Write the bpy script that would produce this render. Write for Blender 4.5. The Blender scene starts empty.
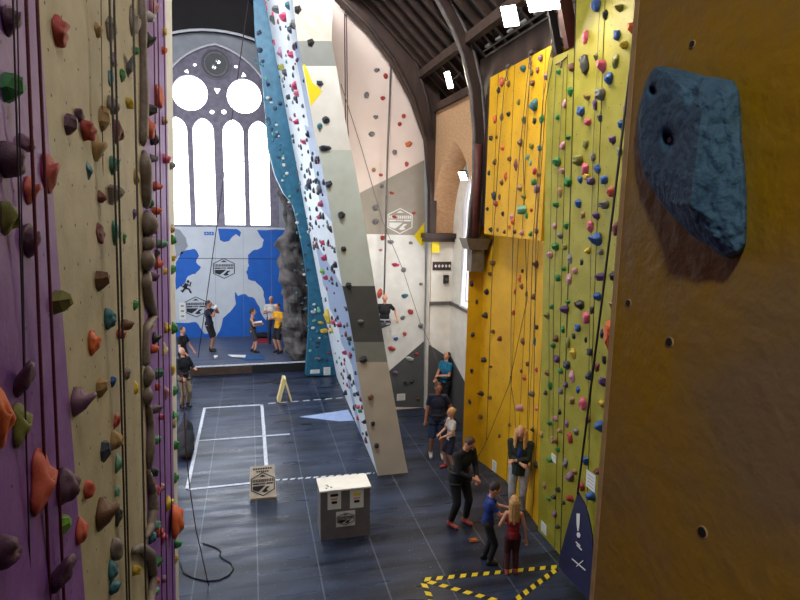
import bpy, bmesh, math, random
from mathutils import Vector, Matrix, noise
from mathutils.bvhtree import BVHTree
from mathutils.geometry import tessellate_polygon

SC = bpy.context.scene
COL = SC.collection
V = Vector

# ------------------------------------------------------------------ camera
FPX, YAW, PITCH, ROLL, HEYE = 580.0, math.radians(14.5), math.radians(9.05), math.radians(1.0), 6.0
EYE = V((0, 0, HEYE))
FW = V((math.sin(YAW) * math.cos(PITCH), math.cos(YAW) * math.cos(PITCH), -math.sin(PITCH)))
_R = V((math.cos(YAW), -math.sin(YAW), 0))
_U = _R.cross(FW)
RT = _R * math.cos(ROLL) + _U * math.sin(ROLL)
UP = -_R * math.sin(ROLL) + _U * math.cos(ROLL)
cam_d = bpy.data.cameras.new('camera')
cam_d.sensor_width = 36.0
cam_d.lens = FPX / 800 * 36
cam_d.clip_start = 0.05
cam_d.clip_end = 200
cam = bpy.data.objects.new('camera', cam_d)
COL.objects.link(cam)
m3 = Matrix((RT, UP, -FW)).transposed()
cam.matrix_world = Matrix.Translation(EYE) @ m3.to_4x4()
SC.camera = cam

# ------------------------------------------------------------------ view, sky, large lights
SC.view_settings.view_transform = 'Standard'
SC.view_settings.look = 'None'
SC.view_settings.gamma = 1
SC.view_settings.use_curve_mapping = False
SC.view_settings.exposure = 0.0
world = bpy.data.worlds.new('overcast_sky')
SC.world = world
world.use_nodes = True
bgn = world.node_tree.nodes['Background']
bgn.inputs[0].default_value = (0.92, 0.96, 1.0, 1)
bgn.inputs[1].default_value = 9.0


def lamp_area(name, loc, target, sx, sy, power, col, portal=False):
    d = bpy.data.lights.new(name, 'AREA')
    d.shape = 'RECTANGLE'
    d.size, d.size_y = sx, sy
    d.energy = power
    d.color = col
    if portal:
        d.cycles.is_portal = True
    o = bpy.data.objects.new(name, d)
    COL.objects.link(o)
    o.location = loc
    o.rotation_euler = (V(target) - V(loc)).to_track_quat('-Z', 'Y').to_euler()
    return o


lamp_area('sky_portal_chancel', (-1.0, 25.9, 8.6), (-1.0, 0, 8.6), 4.6, 7.0, 1, (1, 1, 1), True)
lamp_area('sky_portal_side', (6.3, 13.9, 5.4), (0, 13.9, 5.4), 2.6, 4.4, 1, (1, 1, 1), True)
lamp_area('sky_portal_north', (-7.9, 17.5, 5.4), (0, 17.5, 5.4), 15.0, 5.4, 1, (1, 1, 1), True)
# fill lights without fixtures, added above the frame to brighten the hall
lamp_area('fill_light_nave', (-0.6, 13.5, 13.2), (0.8, 23.0, 6.0), 2.0, 2.0, 720, (0.95, 0.97, 1.0))
lamp_area('fill_light_side', (0.9, 8.5, 12.0), (3.4, 15.5, 6.5), 1.2, 1.2, 400, (1.0, 0.98, 0.96))
lamp_area('fill_light_front', (1.2, 2.5, 11.5), (1.5, 8.0, 4.0), 1.2, 2.4, 130, (1.0, 0.93, 0.85))
spot_d = bpy.data.lights.new('rear_fill_spot', 'SPOT')  # unseen fill spot, added to brighten the near ochre panel
spot_d.energy = 210
spot_d.color = (1.0, 0.94, 0.84)
spot_d.spot_size = math.radians(62)
spot_d.spot_blend = 0.8
spot_d.shadow_soft_size = 0.12
spot = bpy.data.objects.new('rear_fill_spot', spot_d)
COL.objects.link(spot)
spot.location = (-0.6, -1.3, 8.1)
spot.rotation_euler = (V((0.85, 0.55, 5.7)) - spot.location).to_track_quat('-Z', 'Y').to_euler()


def at(x, y, axis, v):
    """point where the view through pixel x, y of the photograph meets the plane axis = v"""
    r = FW + RT * ((x - 400) / FPX) - UP * ((y - 300) / FPX)
    t = (v - EYE[axis]) / r[axis]
    return EYE + r * t


def ray(x, y):
    return (FW + RT * ((x - 400) / FPX) - UP * ((y - 300) / FPX)).normalized()


# ------------------------------------------------------------------ materials
MATS = {}


def lin(c):
    return tuple(((v / 255) / 12.92 if v / 255 <= 0.04045 else ((v / 255 + 0.055) / 1.055) ** 2.4) for v in c)


def mat(name, col, rough=0.6, col2=None, scale=4.0, amount=0.5, bump=0.0, bscale=None, metal=0.0,
        tnut=None, stretch=(1, 1, 1), detail=6.0, spec=0.5, contrast=(0.35, 0.65)):
    if name in MATS:
        return MATS[name]
    m = bpy.data.materials.new(name)
    m.use_nodes = True
    nt = m.node_tree
    N, L = nt.nodes, nt.links
    b = N['Principled BSDF']
    b.inputs['Roughness'].default_value = rough
    b.inputs['Metallic'].default_value = metal
    b.inputs['Specular IOR Level'].default_value = spec
    c1 = (*lin(col), 1)
    b.inputs['Base Color'].default_value = c1
    tc = N.new('ShaderNodeTexCoord')
    mp = N.new('ShaderNodeMapping')
    mp.inputs['Scale'].default_value = stretch
    L.new(tc.outputs['Object'], mp.inputs[0])
    out = None
    if col2:
        n = N.new('ShaderNodeTexNoise')
        n.inputs['Scale'].default_value = scale
        n.inputs['Detail'].default_value = detail
        L.new(mp.outputs[0], n.inputs['Vector'])
        r = N.new('ShaderNodeMapRange')
        r.inputs[1].default_value, r.inputs[2].default_value = contrast
        r.inputs[3].default_value, r.inputs[4].default_value = 0, amount
        L.new(n.outputs[0], r.inputs[0])
        mx = N.new('ShaderNodeMix')
        mx.data_type = 'RGBA'
        mx.inputs[6].default_value = c1
        mx.inputs[7].default_value = (*lin(col2), 1)
        L.new(r.outputs[0], mx.inputs[0])
        out = mx.outputs[2]
    if tnut:
        sx = N.new('ShaderNodeSeparateXYZ')
        L.new(tc.outputs['Object'], sx.inputs[0])
        ax, step = tnut

        def mth(op, a, bb=None):
            k = N.new('ShaderNodeMath')
            k.operation = op
            for i, q in enumerate((a, bb)):
                if q is None:
                    continue
                if isinstance(q, (int, float)):
                    k.inputs[i].default_value = q
                else:
                    L.new(q, k.inputs[i])
            return k.outputs[0]
        acc = None
        for a in ax:
            q = mth('MULTIPLY', sx.outputs[a], 1 / step)
            q = mth('FRACT', q)
            q = mth('SUBTRACT', q, 0.5)
            q = mth('MULTIPLY', q, q)
            acc = q if acc is None else mth('ADD', acc, q)
        dot = mth('LESS_THAN', acc, (0.009 / step) ** 2)
        mx2 = N.new('ShaderNodeMix')
        mx2.data_type = 'RGBA'
        if out:
            L.new(out, mx2.inputs[6])
        else:
            mx2.inputs[6].default_value = c1
        mx2.inputs[7].default_value = (0.03, 0.025, 0.02, 1)
        L.new(dot, mx2.inputs[0])
        out = mx2.outputs[2]
    if out:
        L.new(out, b.inputs['Base Color'])
    if bump:
        n2 = N.new('ShaderNodeTexNoise')
        n2.inputs['Scale'].default_value = bscale or scale * 3
        n2.inputs['Detail'].default_value = 5
        L.new(mp.outputs[0], n2.inputs['Vector'])
        bp = N.new('ShaderNodeBump')
        bp.inputs['Strength'].default_value = bump
        bp.inputs['Distance'].default_value = 0.02
        L.new(n2.outputs[0], bp.inputs['Height'])
        L.new(bp.outputs[0], b.inputs['Normal'])
    MATS[name] = m
    return m


def emit(name, col, s):
    m = bpy.data.materials.new(name)
    m.use_nodes = True
    b = m.node_tree.nodes['Principled BSDF']
    b.inputs['Base Color'].default_value = (*col, 1)
    b.inputs['Emission Color'].default_value = (*col, 1)
    b.inputs['Emission Strength'].default_value = s
    return m


M_PURPLE = mat('purple_paint', (118, 66, 150), 0.5, (150, 108, 178), 5, 0.5, 0.15, 30, tnut=((1, 2), 0.31))
M_BEIGE = mat('beige_paint', (180, 168, 140), 0.6, (142, 130, 104), 4, 0.5, 0.15, 30, tnut=((1, 2), 0.23))
M_CREAM = mat('cream_paint', (212, 208, 196), 0.6, (182, 174, 158), 6, 0.5)
M_OLIVE = mat('olive_green_paint', (140, 132, 14), 0.55, (168, 160, 58), 3.0, 0.6, 0.1, 20, tnut=((1, 2), 0.27))
M_ORANGE = mat('amber_paint', (222, 170, 8), 0.5, (184, 130, 8), 2.5, 0.4, 0.1, 20, tnut=((1, 2), 0.27))
M_SEAM = mat('dark_seam', (38, 30, 20), 0.8)
M_OCHRE = mat('ochre_resin', (160, 124, 2), 0.45, (130, 112, 82), 1.8, 0.85, 0.3, 22, detail=4, contrast=(0.42, 0.64))
M_PLYEDGE = mat('plywood_edge', (196, 168, 116), 0.7, (150, 118, 74), 14, 0.5)
M_WHITE = mat('white_wall_paint', (228, 228, 224), 0.6, (205, 203, 198), 3, 0.5)
M_LGREY = mat('pale_grey_green_paint', (200, 212, 208), 0.6, (185, 190, 182), 3, 0.5)
M_FINW = mat('cool_white_paint', (214, 220, 226), 0.55, (190, 196, 204), 4, 0.5)
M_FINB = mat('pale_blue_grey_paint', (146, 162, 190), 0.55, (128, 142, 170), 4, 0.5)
M_MGREY = mat('mid_grey_paint', (140, 145, 142), 0.6, (126, 130, 128), 4, 0.5)
M_DGREY = mat('dark_grey_paint', (84, 86, 88), 0.6, (72, 74, 78), 4, 0.5)
M_SAND = mat('sand_paint', (206, 198, 186), 0.6, (190, 180, 166), 2, 0.5)
M_TAUPE = mat('taupe_paint', (158, 150, 138), 0.6, (146, 138, 126), 4, 0.5)
M_CHALKW = mat('warm_white_paint', (236, 218, 208), 0.6, (226, 204, 192), 2, 0.5)
M_YEL = mat('bright_yellow_paint', (242, 214, 8), 0.5)
M_TEAL = mat('teal_paint', (22, 86, 114), 0.5, (56, 118, 146), 5, 0.5, 0.1, 20)
M_ROCK = mat('artificial_rock', (104, 98, 96), 0.85, (40, 36, 36), 2.2, 1.0, 1.0, 5)
M_STONE = mat('grey_plaster', (160, 164, 172), 0.8, (136, 138, 150), 2.5, 0.5, 0.2, 14)
M_TRACERY = mat('window_stone', (140, 134, 150), 0.8, (108, 102, 120), 5, 0.7, 0.3, 14)
M_TRIM = mat('pale_moulding', (214, 214, 220), 0.6)
M_BRICK = mat('tan_brick', (196, 158, 120), 0.85, (150, 112, 82), 9, 0.5, 0.3, 12, stretch=(1, 1, 3))
M_WPLASTER = mat('white_plaster', (240, 238, 232), 0.7, (214, 206, 194), 3, 0.5)
M_TIMBER = mat('dark_timber', (66, 46, 38), 0.6, (38, 27, 24), 3, 0.8, 0.2, 14, stretch=(1, 1, .3))
M_RAFTER = mat('brown_rafter_timber', (70, 50, 40), 0.65, (38, 28, 25), 4, 0.8, 0.2, 14)
M_ROOF = mat('blackened_roof_boards', (34, 29, 33), 0.8, (20, 18, 22), 2, 0.7, 0.2, 10)
M_STEEL = mat('dull_steel', (130, 124, 122), 0.45, (90, 84, 82), 8, 0.5, metal=0.6)
M_IRON = mat('red_oxide_iron', (98, 44, 38), 0.55, (60, 30, 28), 6, 0.6)
M_BLACK = mat('black_rubber', (22, 22, 24), 0.6)
M_PAPER = mat('white_paper', (222, 222, 218), 0.7)
M_TAPE = mat('white_floor_tape', (226, 230, 238), 0.55, (150, 158, 172), 18, 0.6)
M_HAZY = mat('yellow_hazard_tape', (232, 204, 40), 0.5)
M_MURALW = mat('mural_pale_grey', (200, 206, 214), 0.65, (184, 190, 202), 2, 0.5)
M_MURALB = mat('mural_blue', (22, 96, 190), 0.6, (18, 84, 172), 3, 0.5)
M_MURALG = mat('mural_mid_grey', (138, 142, 152), 0.65)
M_INK = mat('black_ink', (24, 26, 40), 0.6)
M_STAGE = mat('worn_stage_boards', (58, 66, 88), 0.38, (96, 104, 126), 3, 0.6, 0.05, 20, stretch=(0.3, 2, 1))
M_RISER = mat('brown_stage_front', (84, 62, 50), 0.7, (50, 38, 34), 4, 0.6)


def floor_mat():
    m = mat('slate_blue_floor_mats', (26, 31, 44), 0.36, (70, 82, 112), 1.6, 0.5, 0.06, 40, stretch=(0.35, 1.6, 1), spec=0.36)
    N, L = m.node_tree.nodes, m.node_tree.links
    b = N['Principled BSDF']
    src = b.inputs['Base Color'].links[0].from_socket
    tc = N.new('ShaderNodeTexCoord')
    sx = N.new('ShaderNodeSeparateXYZ')
    L.new(tc.outputs['Object'], sx.inputs[0])

    def line(sock, step, off, w):
        a = N.new('ShaderNodeMath'); a.operation = 'MULTIPLY_ADD'
        a.inputs[1].default_value = 1 / step; a.inputs[2].default_value = off
        L.new(sock, a.inputs[0])
        f = N.new('ShaderNodeMath'); f.operation = 'FRACT'; L.new(a.outputs[0], f.inputs[0])
        c = N.new('ShaderNodeMath'); c.operation = 'LESS_THAN'; c.inputs[1].default_value = w / step
        L.new(f.outputs[0], c.inputs[0])
        return c.outputs[0]

    def mix(fac, base, col, k):
        s = N.new('ShaderNodeMath'); s.operation = 'MULTIPLY'; s.inputs[1].default_value = k
        L.new(fac, s.inputs[0])
        x = N.new('ShaderNodeMix'); x.data_type = 'RGBA'
        L.new(s.outputs[0], x.inputs[0]); L.new(base, x.inputs[6]); x.inputs[7].default_value = (*lin(col), 1)
        return x.outputs[2]
    c = mix(line(sx.outputs[0], 1.0, 0.02, 0.022), src, (150, 158, 176), 0.27)
    c = mix(line(sx.outputs[1], 1.0, 0.3, 0.022), c, (20, 24, 34), 0.7)
    # fine square stipple worn pale
    vor = N.new('ShaderNodeTexNoise'); vor.inputs['Scale'].default_value = 26; vor.inputs['Detail'].default_value = 3
    L.new(tc.outputs['Object'], vor.inputs['Vector'])
    r = N.new('ShaderNodeMapRange'); r.inputs[1].default_value = 0.66; r.inputs[2].default_value = 0.74
    L.new(vor.outputs[0], r.inputs[0])
    c = mix(r.outputs[0], c, (150, 160, 180), 0.6)
    L.new(c, b.inputs['Base Color'])
    n = N.new('ShaderNodeTexNoise'); n.inputs['Scale'].default_value = 2.0
    mp = N.new('ShaderNodeMapping'); mp.inputs['Scale'].default_value = (0.4, 2.2, 1)
    L.new(tc.outputs['Object'], mp.inputs[0]); L.new(mp.outputs[0], n.inputs['Vector'])
    rr = N.new('ShaderNodeMapRange'); rr.inputs[1].default_value = 0.3; rr.inputs[2].default_value = 0.7
    rr.inputs[3].default_value = 0.24; rr.inputs[4].default_value = 0.46
    L.new(n.outputs[0], rr.inputs[0]); L.new(rr.outputs[0], b.inputs['Roughness'])
    return m


M_FLOOR = floor_mat()


def glass_mat():
    m = bpy.data.materials.new('window_glass')
    m.use_nodes = True
    N, L = m.node_tree.nodes, m.node_tree.links
    N.remove(N['Principled BSDF'])
    t = N.new('ShaderNodeBsdfTransparent'); t.inputs[0].default_value = (0.95, 0.97, 1, 1)
    g = N.new('ShaderNodeBsdfGlossy'); g.inputs['Roughness'].default_value = 0.1
    x = N.new('ShaderNodeMixShader'); x.inputs[0].default_value = 0.06
    L.new(t.outputs[0], x.inputs[1]); L.new(g.outputs[0], x.inputs[2])
    L.new(x.outputs[0], N['Material Output'].inputs[0])
    return m


M_GLASS = glass_mat()


# ------------------------------------------------------------------ mesh helpers
class MB:
    def __init__(s):
        s.v, s.f, s.m, s.sm = [], [], [], []
        s.mats = []

    def mi(s, m):
        if m not in s.mats:
            s.mats.append(m)
        return s.mats.index(m)

    def poly(s, pts, m):
        b = len(s.v)
        s.v += [V(p) for p in pts]
        s.f.append(tuple(range(b, b + len(pts))))
        s.m.append(s.mi(m)); s.sm.append(False)

    def hexa(s, a, b, m):
        """solid between two matching loops a and b (lists of points)"""
        n = len(a)
        k = len(s.v)
        s.v += [V(p) for p in a] + [V(p) for p in b]
        i = s.mi(m)
        fs = [tuple(range(k, k + n))[::-1], tuple(range(k + n, k + 2 * n))]
        for j in range(n):
            q = (j + 1) % n
            fs.append((k + j, k + q, k + n + q, k + n + j))
        s.f += fs; s.m += [i] * len(fs); s.sm += [False] * len(fs)

    def box(s, lo, hi, m):
        x0, y0, z0 = lo; x1, y1, z1 = hi
        s.hexa([(x0, y0, z0), (x1, y0, z0), (x1, y1, z0), (x0, y1, z0)],
               [(x0, y0, z1), (x1, y0, z1), (x1, y1, z1), (x0, y1, z1)], m)

    def bar(s, p, q, w, h, m, up=V((0, 0, 1))):
        p, q = V(p), V(q)
        d = (q - p).normalized()
        x = d.cross(up)
        x = x.normalized() if x.length > 1e-4 else V((1, 0, 0))
        y = x.cross(d)
        c = [(-w / 2, -h / 2), (w / 2, -h / 2), (w / 2, h / 2), (-w / 2, h / 2)]
        s.hexa([p + x * a + y * b for a, b in c], [q + x * a + y * b for a, b in c], m)

    def tube(s, pts, rad, m, n=8, caps=True):
        pts = [V(p) for p in pts]
        if isinstance(rad, (int, float)):
            rad = [rad] * len(pts)
        k = len(s.v)
        i = s.mi(m)
        ref = V((0.13, 0.21, 0.97))
        d0 = (pts[-1] - pts[0]).normalized()
        if abs(d0.dot(ref)) > 0.9:
            ref = V((0.97, 0.2, 0.1))
        for j, p in enumerate(pts):
            a = pts[max(0, j - 1)]; b = pts[min(len(pts) - 1, j + 1)]
            d = (b - a)
            d = d.normalized() if d.length > 1e-9 else d0
            x = d.cross(ref).normalized(); y = d.cross(x)
            for q in range(n):
                t = 2 * math.pi * q / n
                s.v.append(p + (x * math.cos(t) + y * math.sin(t)) * rad[j])
        for j in range(len(pts) - 1):
            for q in range(n):
                r = (q + 1) % n
                s.f.append((k + j * n + q, k + j * n + r, k + (j + 1) * n + r, k + (j + 1) * n + q))
                s.m.append(i); s.sm.append(True)
        if caps:
            s.f.append(tuple(k + q for q in range(n))[::-1]); s.m.append(i); s.sm.append(False)
            e = k + (len(pts) - 1) * n
            s.f.append(tuple(e + q for q in range(n))); s.m.append(i); s.sm.append(False)

    def capsule(s, a, ra, b, rb, m, n=12, flat=False, sq=(1, 1)):
        """tapered limb from a to b; round ends unless flat"""
        a, b = V(a), V(b)
        d = (b - a)
        Ln = d.length
        d = d.normalized() if Ln > 1e-6 else V((0, 0, 1))
        pts, rad = [], []
        if not flat:
            for t in (0.99, 0.8, 0.5, 0.25):
                pts.append(a - d * ra * t); rad.append(ra * math.sqrt(1 - t * t))
        for t in (0, .33, .66, 1):
            pts.append(a + d * Ln * t); rad.append(ra + (rb - ra) * t)
        if not flat:
            for t in (0.25, 0.5, 0.8, 0.99):
                pts.append(b + d * rb * t); rad.append(rb * math.sqrt(1 - t * t))
        s.tube(pts, rad, m, n)

    def ell(s, c, r, m, rot=None, n=14, k=9):
        c = V(c)
        base = len(s.v)
        i = s.mi(m)
        for a in range(1, k):
            t = math.pi * a / k
            for b in range(n):
                p = 2 * math.pi * b / n
                q = V((r[0] * math.sin(t) * math.cos(p), r[1] * math.sin(t) * math.sin(p), r[2] * math.cos(t)))
                s.v.append(c + (rot @ q if rot else q))
        t1 = V((0, 0, r[2])); t2 = V((0, 0, -r[2]))
        s.v.append(c + (rot @ t1 if rot else t1)); s.v.append(c + (rot @ t2 if rot else t2))
        for a in range(k - 2):
            for b in range(n):
                b2 = (b + 1) % n
                s.f.append((base + a * n + b, base + (a + 1) * n + b, base + (a + 1) * n + b2, base + a * n + b2))
                s.m.append(i); s.sm.append(True)
        T = base + (k - 1) * n
        for b in range(n):
            b2 = (b + 1) % n
            s.f.append((T, base + b, base + b2)); s.m.append(i); s.sm.append(True)
            s.f.append((T + 1, base + (k - 2) * n + b2, base + (k - 2) * n + b)); s.m.append(i); s.sm.append(True)

    def mesh(s, name):
        me = bpy.data.meshes.new(name)
        me.from_pydata([tuple(p) for p in s.v], [], s.f)
        for m in s.mats:
            me.materials.append(m)
        for p, mi, sm in zip(me.polygons, s.m, s.sm):
            p.material_index = mi
            p.use_smooth = sm
        me.update()
        return me

    def obj(s, name, parent=None, kind=None, fix=True):
        me = s.mesh(name)
        if fix:
            bm = bmesh.new(); bm.from_mesh(me)
            bmesh.ops.recalc_face_normals(bm, faces=bm.faces)
            bm.to_mesh(me); bm.free()
        o = bpy.data.objects.new(name, me)
        COL.objects.link(o)
        if parent:
            o.parent = parent
        if kind:
            o['kind'] = kind
        return o


def tag(o, label, cat, group=None, kind=None):
    o['label'] = label
    o['category'] = cat
    if group:
        o['group'] = group
    if kind:
        o['kind'] = kind
    return o


def thing(name, label, cat, loc=(0, 0, 0), rz=0, group=None):
    o = bpy.data.objects.new(name, None)
    COL.objects.link(o)
    o.location = loc
    o.rotation_euler = (0, 0, rz)
    o.empty_display_size = 0.1
    return tag(o, label, cat, group)


def lerp(a, b, t):
    return V(a) * (1 - t) + V(b) * t


def solid_plane(mb, poly, off, m, mside=None):
    """thick slab: poly (front loop) extruded by vector off"""
    mb.hexa(poly, [V(p) + V(off) for p in poly], m)


def prism_holes(mb, outer, holes, to3, thick, m):
    """flat wall with holes: 2D outer loop and hole loops, to3(u, v, d) gives the point at depth d"""
    loops = [outer] + holes
    flat = [p for l in loops for p in l]
    tri = tessellate_polygon([[V((p[0], p[1], 0)) for p in l] for l in loops])
    k = len(mb.v)
    n = len(flat)
    mb.v += [to3(p[0], p[1], 0) for p in flat] + [to3(p[0], p[1], thick) for p in flat]
    i = mb.mi(m)
    for a, b, c in tri:
        mb.f.append((k + a, k + b, k + c)); mb.f.append((k + n + c, k + n + b, k + n + a))
        mb.m += [i, i]; mb.sm += [False, False]
    s = 0
    for l in loops:
        for j in range(len(l)):
            a, b = s + j, s + (j + 1) % len(l)
            mb.f.append((k + a, k + b, k + n + b, k + n + a)); mb.m.append(i); mb.sm.append(False)
        s += len(l)

# ================================================================== SETTING
NX = -1.2            # centre line of the nave
YB = 25.7            # wall with the big window
XW = 5.65            # inner face of the right wall
ZW = 8.75            # wall head


def struct(mb, name):
    return mb.obj(name, kind='structure')


b = MB(); b.box((-7.8, -4, -0.3), (6.6, 26.4, 0), M_FLOOR); floor = struct(b, 'floor')


def gothic(cx, zb, zs, hw, k=1.0, n=9):
    """loop of a pointed arch opening: bottom zb, spring zs, half width hw, apex height hw * (k dependent)"""
    R = hw * (1 + k)
    pts = [(cx - hw, zb), (cx + hw, zb)]
    c = cx + hw - R
    amax = math.acos((cx - c) / R)
    for i in range(n + 1):
        a = amax * i / n
        pts.append((c + R * math.cos(a), zs + R * math.sin(a)))
    for i in range(n - 1, -1, -1):
        a = amax * i / n
        pts.append((2 * cx - (c + R * math.cos(a)), zs + R * math.sin(a)))
    return pts


def circ(cx, cz, r, n=28):
    return [(cx + r * math.cos(2 * math.pi * i / n), cz + r * math.sin(2 * math.pi * i / n)) for i in range(n)]


# ---- window wall at the far end
WB = lambda u, v, d: V((u, YB + d, v))
b = MB()
win = gothic(NX, 5.05, 9.35, 2.42, 0.27, 14)
apexz = max(p[1] for p in win)
prism_holes(b, [(-7.8, -0.2), (6.6, -0.2), (6.6, 15.5), (-7.8, 15.5)], [win], WB, 0.55, M_STONE)
wall_back = struct(b, 'wall_back')
# dark timber gable above the wide arch, with a pale moulding under it
b = MB()
arc = []
for i in range(25):
    a = math.radians(148 - 116 * i / 24)
    arc.append((NX + 5.4 * math.cos(a), 7.36 + 5.4 * math.sin(a)))
loop = [(-7.6, 15.4), (-7.6, arc[0][1])] + arc + [(6.5, arc[-1][1]), (6.5, 15.4)]
prism_holes(b, loop, [], lambda u, v, d: V((u, YB - 0.45 + d, v)), 0.42, M_ROOF)
struct(b, 'trim_gable_boards')
b = MB()
b.tube([(p[0], YB - 0.44, p[1]) for p in arc], 0.05, M_TRIM, 8)
struct(b, 'trim_chancel_arch')
b = MB()
b.tube([(p[0], YB - 0.02, p[1]) for p in win[2:]], 0.045, M_TRIM, 8)
struct(b, 'trim_window_arch')
# tracery plate with its lights
b = MB()
holes = []
lan = []
for cx in (-2.83, -1.79, -0.61, 0.43):
    l = gothic(cx, 5.15, 8.95, 0.415, 0.35, 7)
    lan.append(l); holes.append(l)
for cx in (-2.25, -0.12):
    holes.append(circ(cx, 10.44, 0.69))


def tri(cx, cz, r, rot):
    return [(cx + r * math.cos(rot + 2 * math.pi * i / 3), cz + r * math.sin(rot + 2 * math.pi * i / 3)) for i in range(3)]


holes += [tri(-1.18, 10.62, .16, -1.57), tri(-2.35, 11.28, .12, 1.3), tri(-0.12, 11.28, .13, 1.8),
          circ(-2.02, 11.55, .07, 8), circ(-0.42, 11.6, .07, 8), circ(-1.42, 9.75, .09, 8), circ(-0.95, 9.78, .1, 8),
          circ(-1.28, 11.5, .08, 8), circ(-1.12, 11.72, .09, 8)]
prism_holes(b, gothic(NX, 5.05, 9.35, 2.44, 0.27, 14), holes, lambda u, v, d: V((u, YB + 0.14 + d, v)), 0.22, M_TRACERY)
win_o = struct(b, 'window_1')
b = MB()
for q in (0.36, 0.5):
    b.tube([(NX + (q + .08) * math.cos(t * math.pi / 12), YB + 0.12, 11.62 + (q + .08) * math.sin(t * math.pi / 12)) for t in range(25)], 0.035, M_TRACERY, 6)
for t in range(6):
    a = t * math.pi / 3
    b.bar((NX, YB + .13, 11.62), (NX + .4 * math.cos(a), YB + .13, 11.62 + .4 * math.sin(a)), .05, .05, M_TRACERY)
o = b.obj('rose_tracery', win_o)
b = MB()
prism_holes(b, circ(NX + .01, 11.6, .56), [circ(-1.28, 11.5, .08, 8), circ(-1.12, 11.72, .09, 8)], lambda u, v, d: V((u, YB + .1 + d, v)), .03, M_DGREY)
b.obj('rose_panel', win_o)
b = MB()
for l in lan:
    c = [(l[0][0], l[0][1])] + l[2:][::-1]
    b.poly([(p[0], YB + 0.3, p[1]) for p in l], M_GLASS)
for cx in (-2.25, -0.12):
    b.poly([(p[0], YB + 0.3, p[1]) for p in circ(cx, 10.44, 0.69)], M_GLASS)
b.obj('pane', win_o)
b = MB()
for cx in (-2.83, -1.79, -0.61, 0.43):
    for z in (6.0, 6.9, 7.8, 8.7):
        b.bar((cx - .42, YB + .27, z), (cx + .42, YB + .27, z), .02, .02, M_STEEL)
b.obj('saddle_bars', win_o)

# ---- right church wall with its deep arched recess and side window
b = MB()
SW = lambda u, v, d: V((XW + d, u, v))
swin = gothic(13.9, 3.35, 5.75, 1.0, 0.7, 10)
prism_holes(b, [(-4, -0.2), (26.4, -0.2), (26.4, ZW + .13), (-4, ZW + .13)], [swin], SW, 0.5, M_WPLASTER)
wall_right = struct(b, 'wall_right')
# thick upper wall in front of it with the pointed recess
b = MB()
rec = gothic(14.23, 0.0, 5.3, 1.66, 0.55, 12)
# one loop: the recess is open at the floor
loop = [(12.53, -0.1), (12.57, -0.1)] + rec[2:][::-1] + [(15.9, -0.1), (16.19, -0.1), (16.19, ZW), (12.53, ZW)]
prism_holes(b, loop, [], lambda u, v, d: V((5.0 + d, u, v)), XW - 5.0 + .02, M_BRICK)
wall_up = struct(b, 'wall_upper_right')
b = MB(); b.box((4.985, 15.9, 0), (5.0, 16.18, 5.05), M_WPLASTER); struct(b, 'wall_pier_lining')
# white painted lining of the lower far jamb
b = MB()
b.box((5.02, 15.86, 0), (XW, 15.9, 5.05), M_WPLASTER)
struct(b, 'wall_jamb')
b = MB()
b.box((4.98, 15.8, 3.22), (XW - .0, 15.86, 3.32), M_STEEL)
b.box((XW - .06, 12.4, 3.22), (XW, 15.86, 3.32), M_STEEL)
struct(b, 'trim_sill_band')
b = MB()
b.box((5.05, 15.82, 4.24), (5.6, 15.86, 4.48), M_TIMBER)
for i in range(5):
    x = 5.09 + i * .105
    b.hexa([(x, 15.81, 4.36), (x + .04, 15.81, 4.31), (x + .08, 15.81, 4.36), (x + .04, 15.81, 4.41)],
           [(x, 15.825, 4.36), (x + .04, 15.825, 4.31), (x + .08, 15.825, 4.36), (x + .04, 15.825, 4.41)], M_TRIM)
struct(b, 'trim_tile_frieze')
# side window frame
b = MB()
for r, x in ((0.0, XW - .03), (.16, XW + .06), (.3, XW + .16)):
    g = gothic(13.9, 3.35 + r, 5.75, 1.0 - r, 0.7, 10)
    b.tube([(x, p[0], p[1]) for p in g + [g[0]]], 0.075, M_TRIM, 8)
b.bar((XW + .2, 13.9, 3.4), (XW + .2, 13.9, 7.0), .09, .09, M_TRIM)
for z in (4.3, 5.2, 6.0):
    b.bar((XW + .2, 12.95, z), (XW + .2, 14.85, z), .05, .05, M_TRIM)
w2 = struct(b, 'window_2')
b = MB(); b.poly([(XW + .24, p[0], p[1]) for p in gothic(13.9, 3.35, 5.75, 1.0, 0.7, 10)], M_GLASS); b.obj('pane', w2)

# ---- far left wall, hidden rear wall
b = MB()
lw = [gothic(y, 3.0, 6.2, 1.3, .5, 8) for y in (11.5, 15.0, 18.5, 22.0)]  # unseen windows, put in to light the left side of the fin
prism_holes(b, [(-4, -0.2), (26.4, -0.2), (26.4, ZW + .05), (-4, ZW + .05)], lw, lambda u, v, d: V((-7.8 + d, u, v)), .4, M_STONE)
struct(b, 'wall_left')
for i, y in enumerate((11.5, 15.0, 18.5, 22.0)):
    b = MB(); b.bar((-7.6, y, 3), (-7.6, y, 8), .12, .12, M_TRIM)
    b.poly([(-7.62, p[0], p[1]) for p in lw[i]], M_GLASS)
    struct(b, 'window_%d' % (i + 3))

b = MB()
prism_holes(b, [(-7.8, -.2), (6.4, -.2), (6.4, 9), (NX, 15.4), (-7.8, 9)], [], lambda u, v, d: V((u, -4.4 + d, v)), .4, M_STONE)
struct(b, 'wall_front')
# ---- roof: boards, rafters, purlins
SL = (15.2 - ZW) / (XW + .1 - NX)


def rz_(x):
    return ZW + (XW + .1 - abs(x - NX) - NX) * 0 + (XW + .1 - NX - abs(x - NX)) * SL


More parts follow.
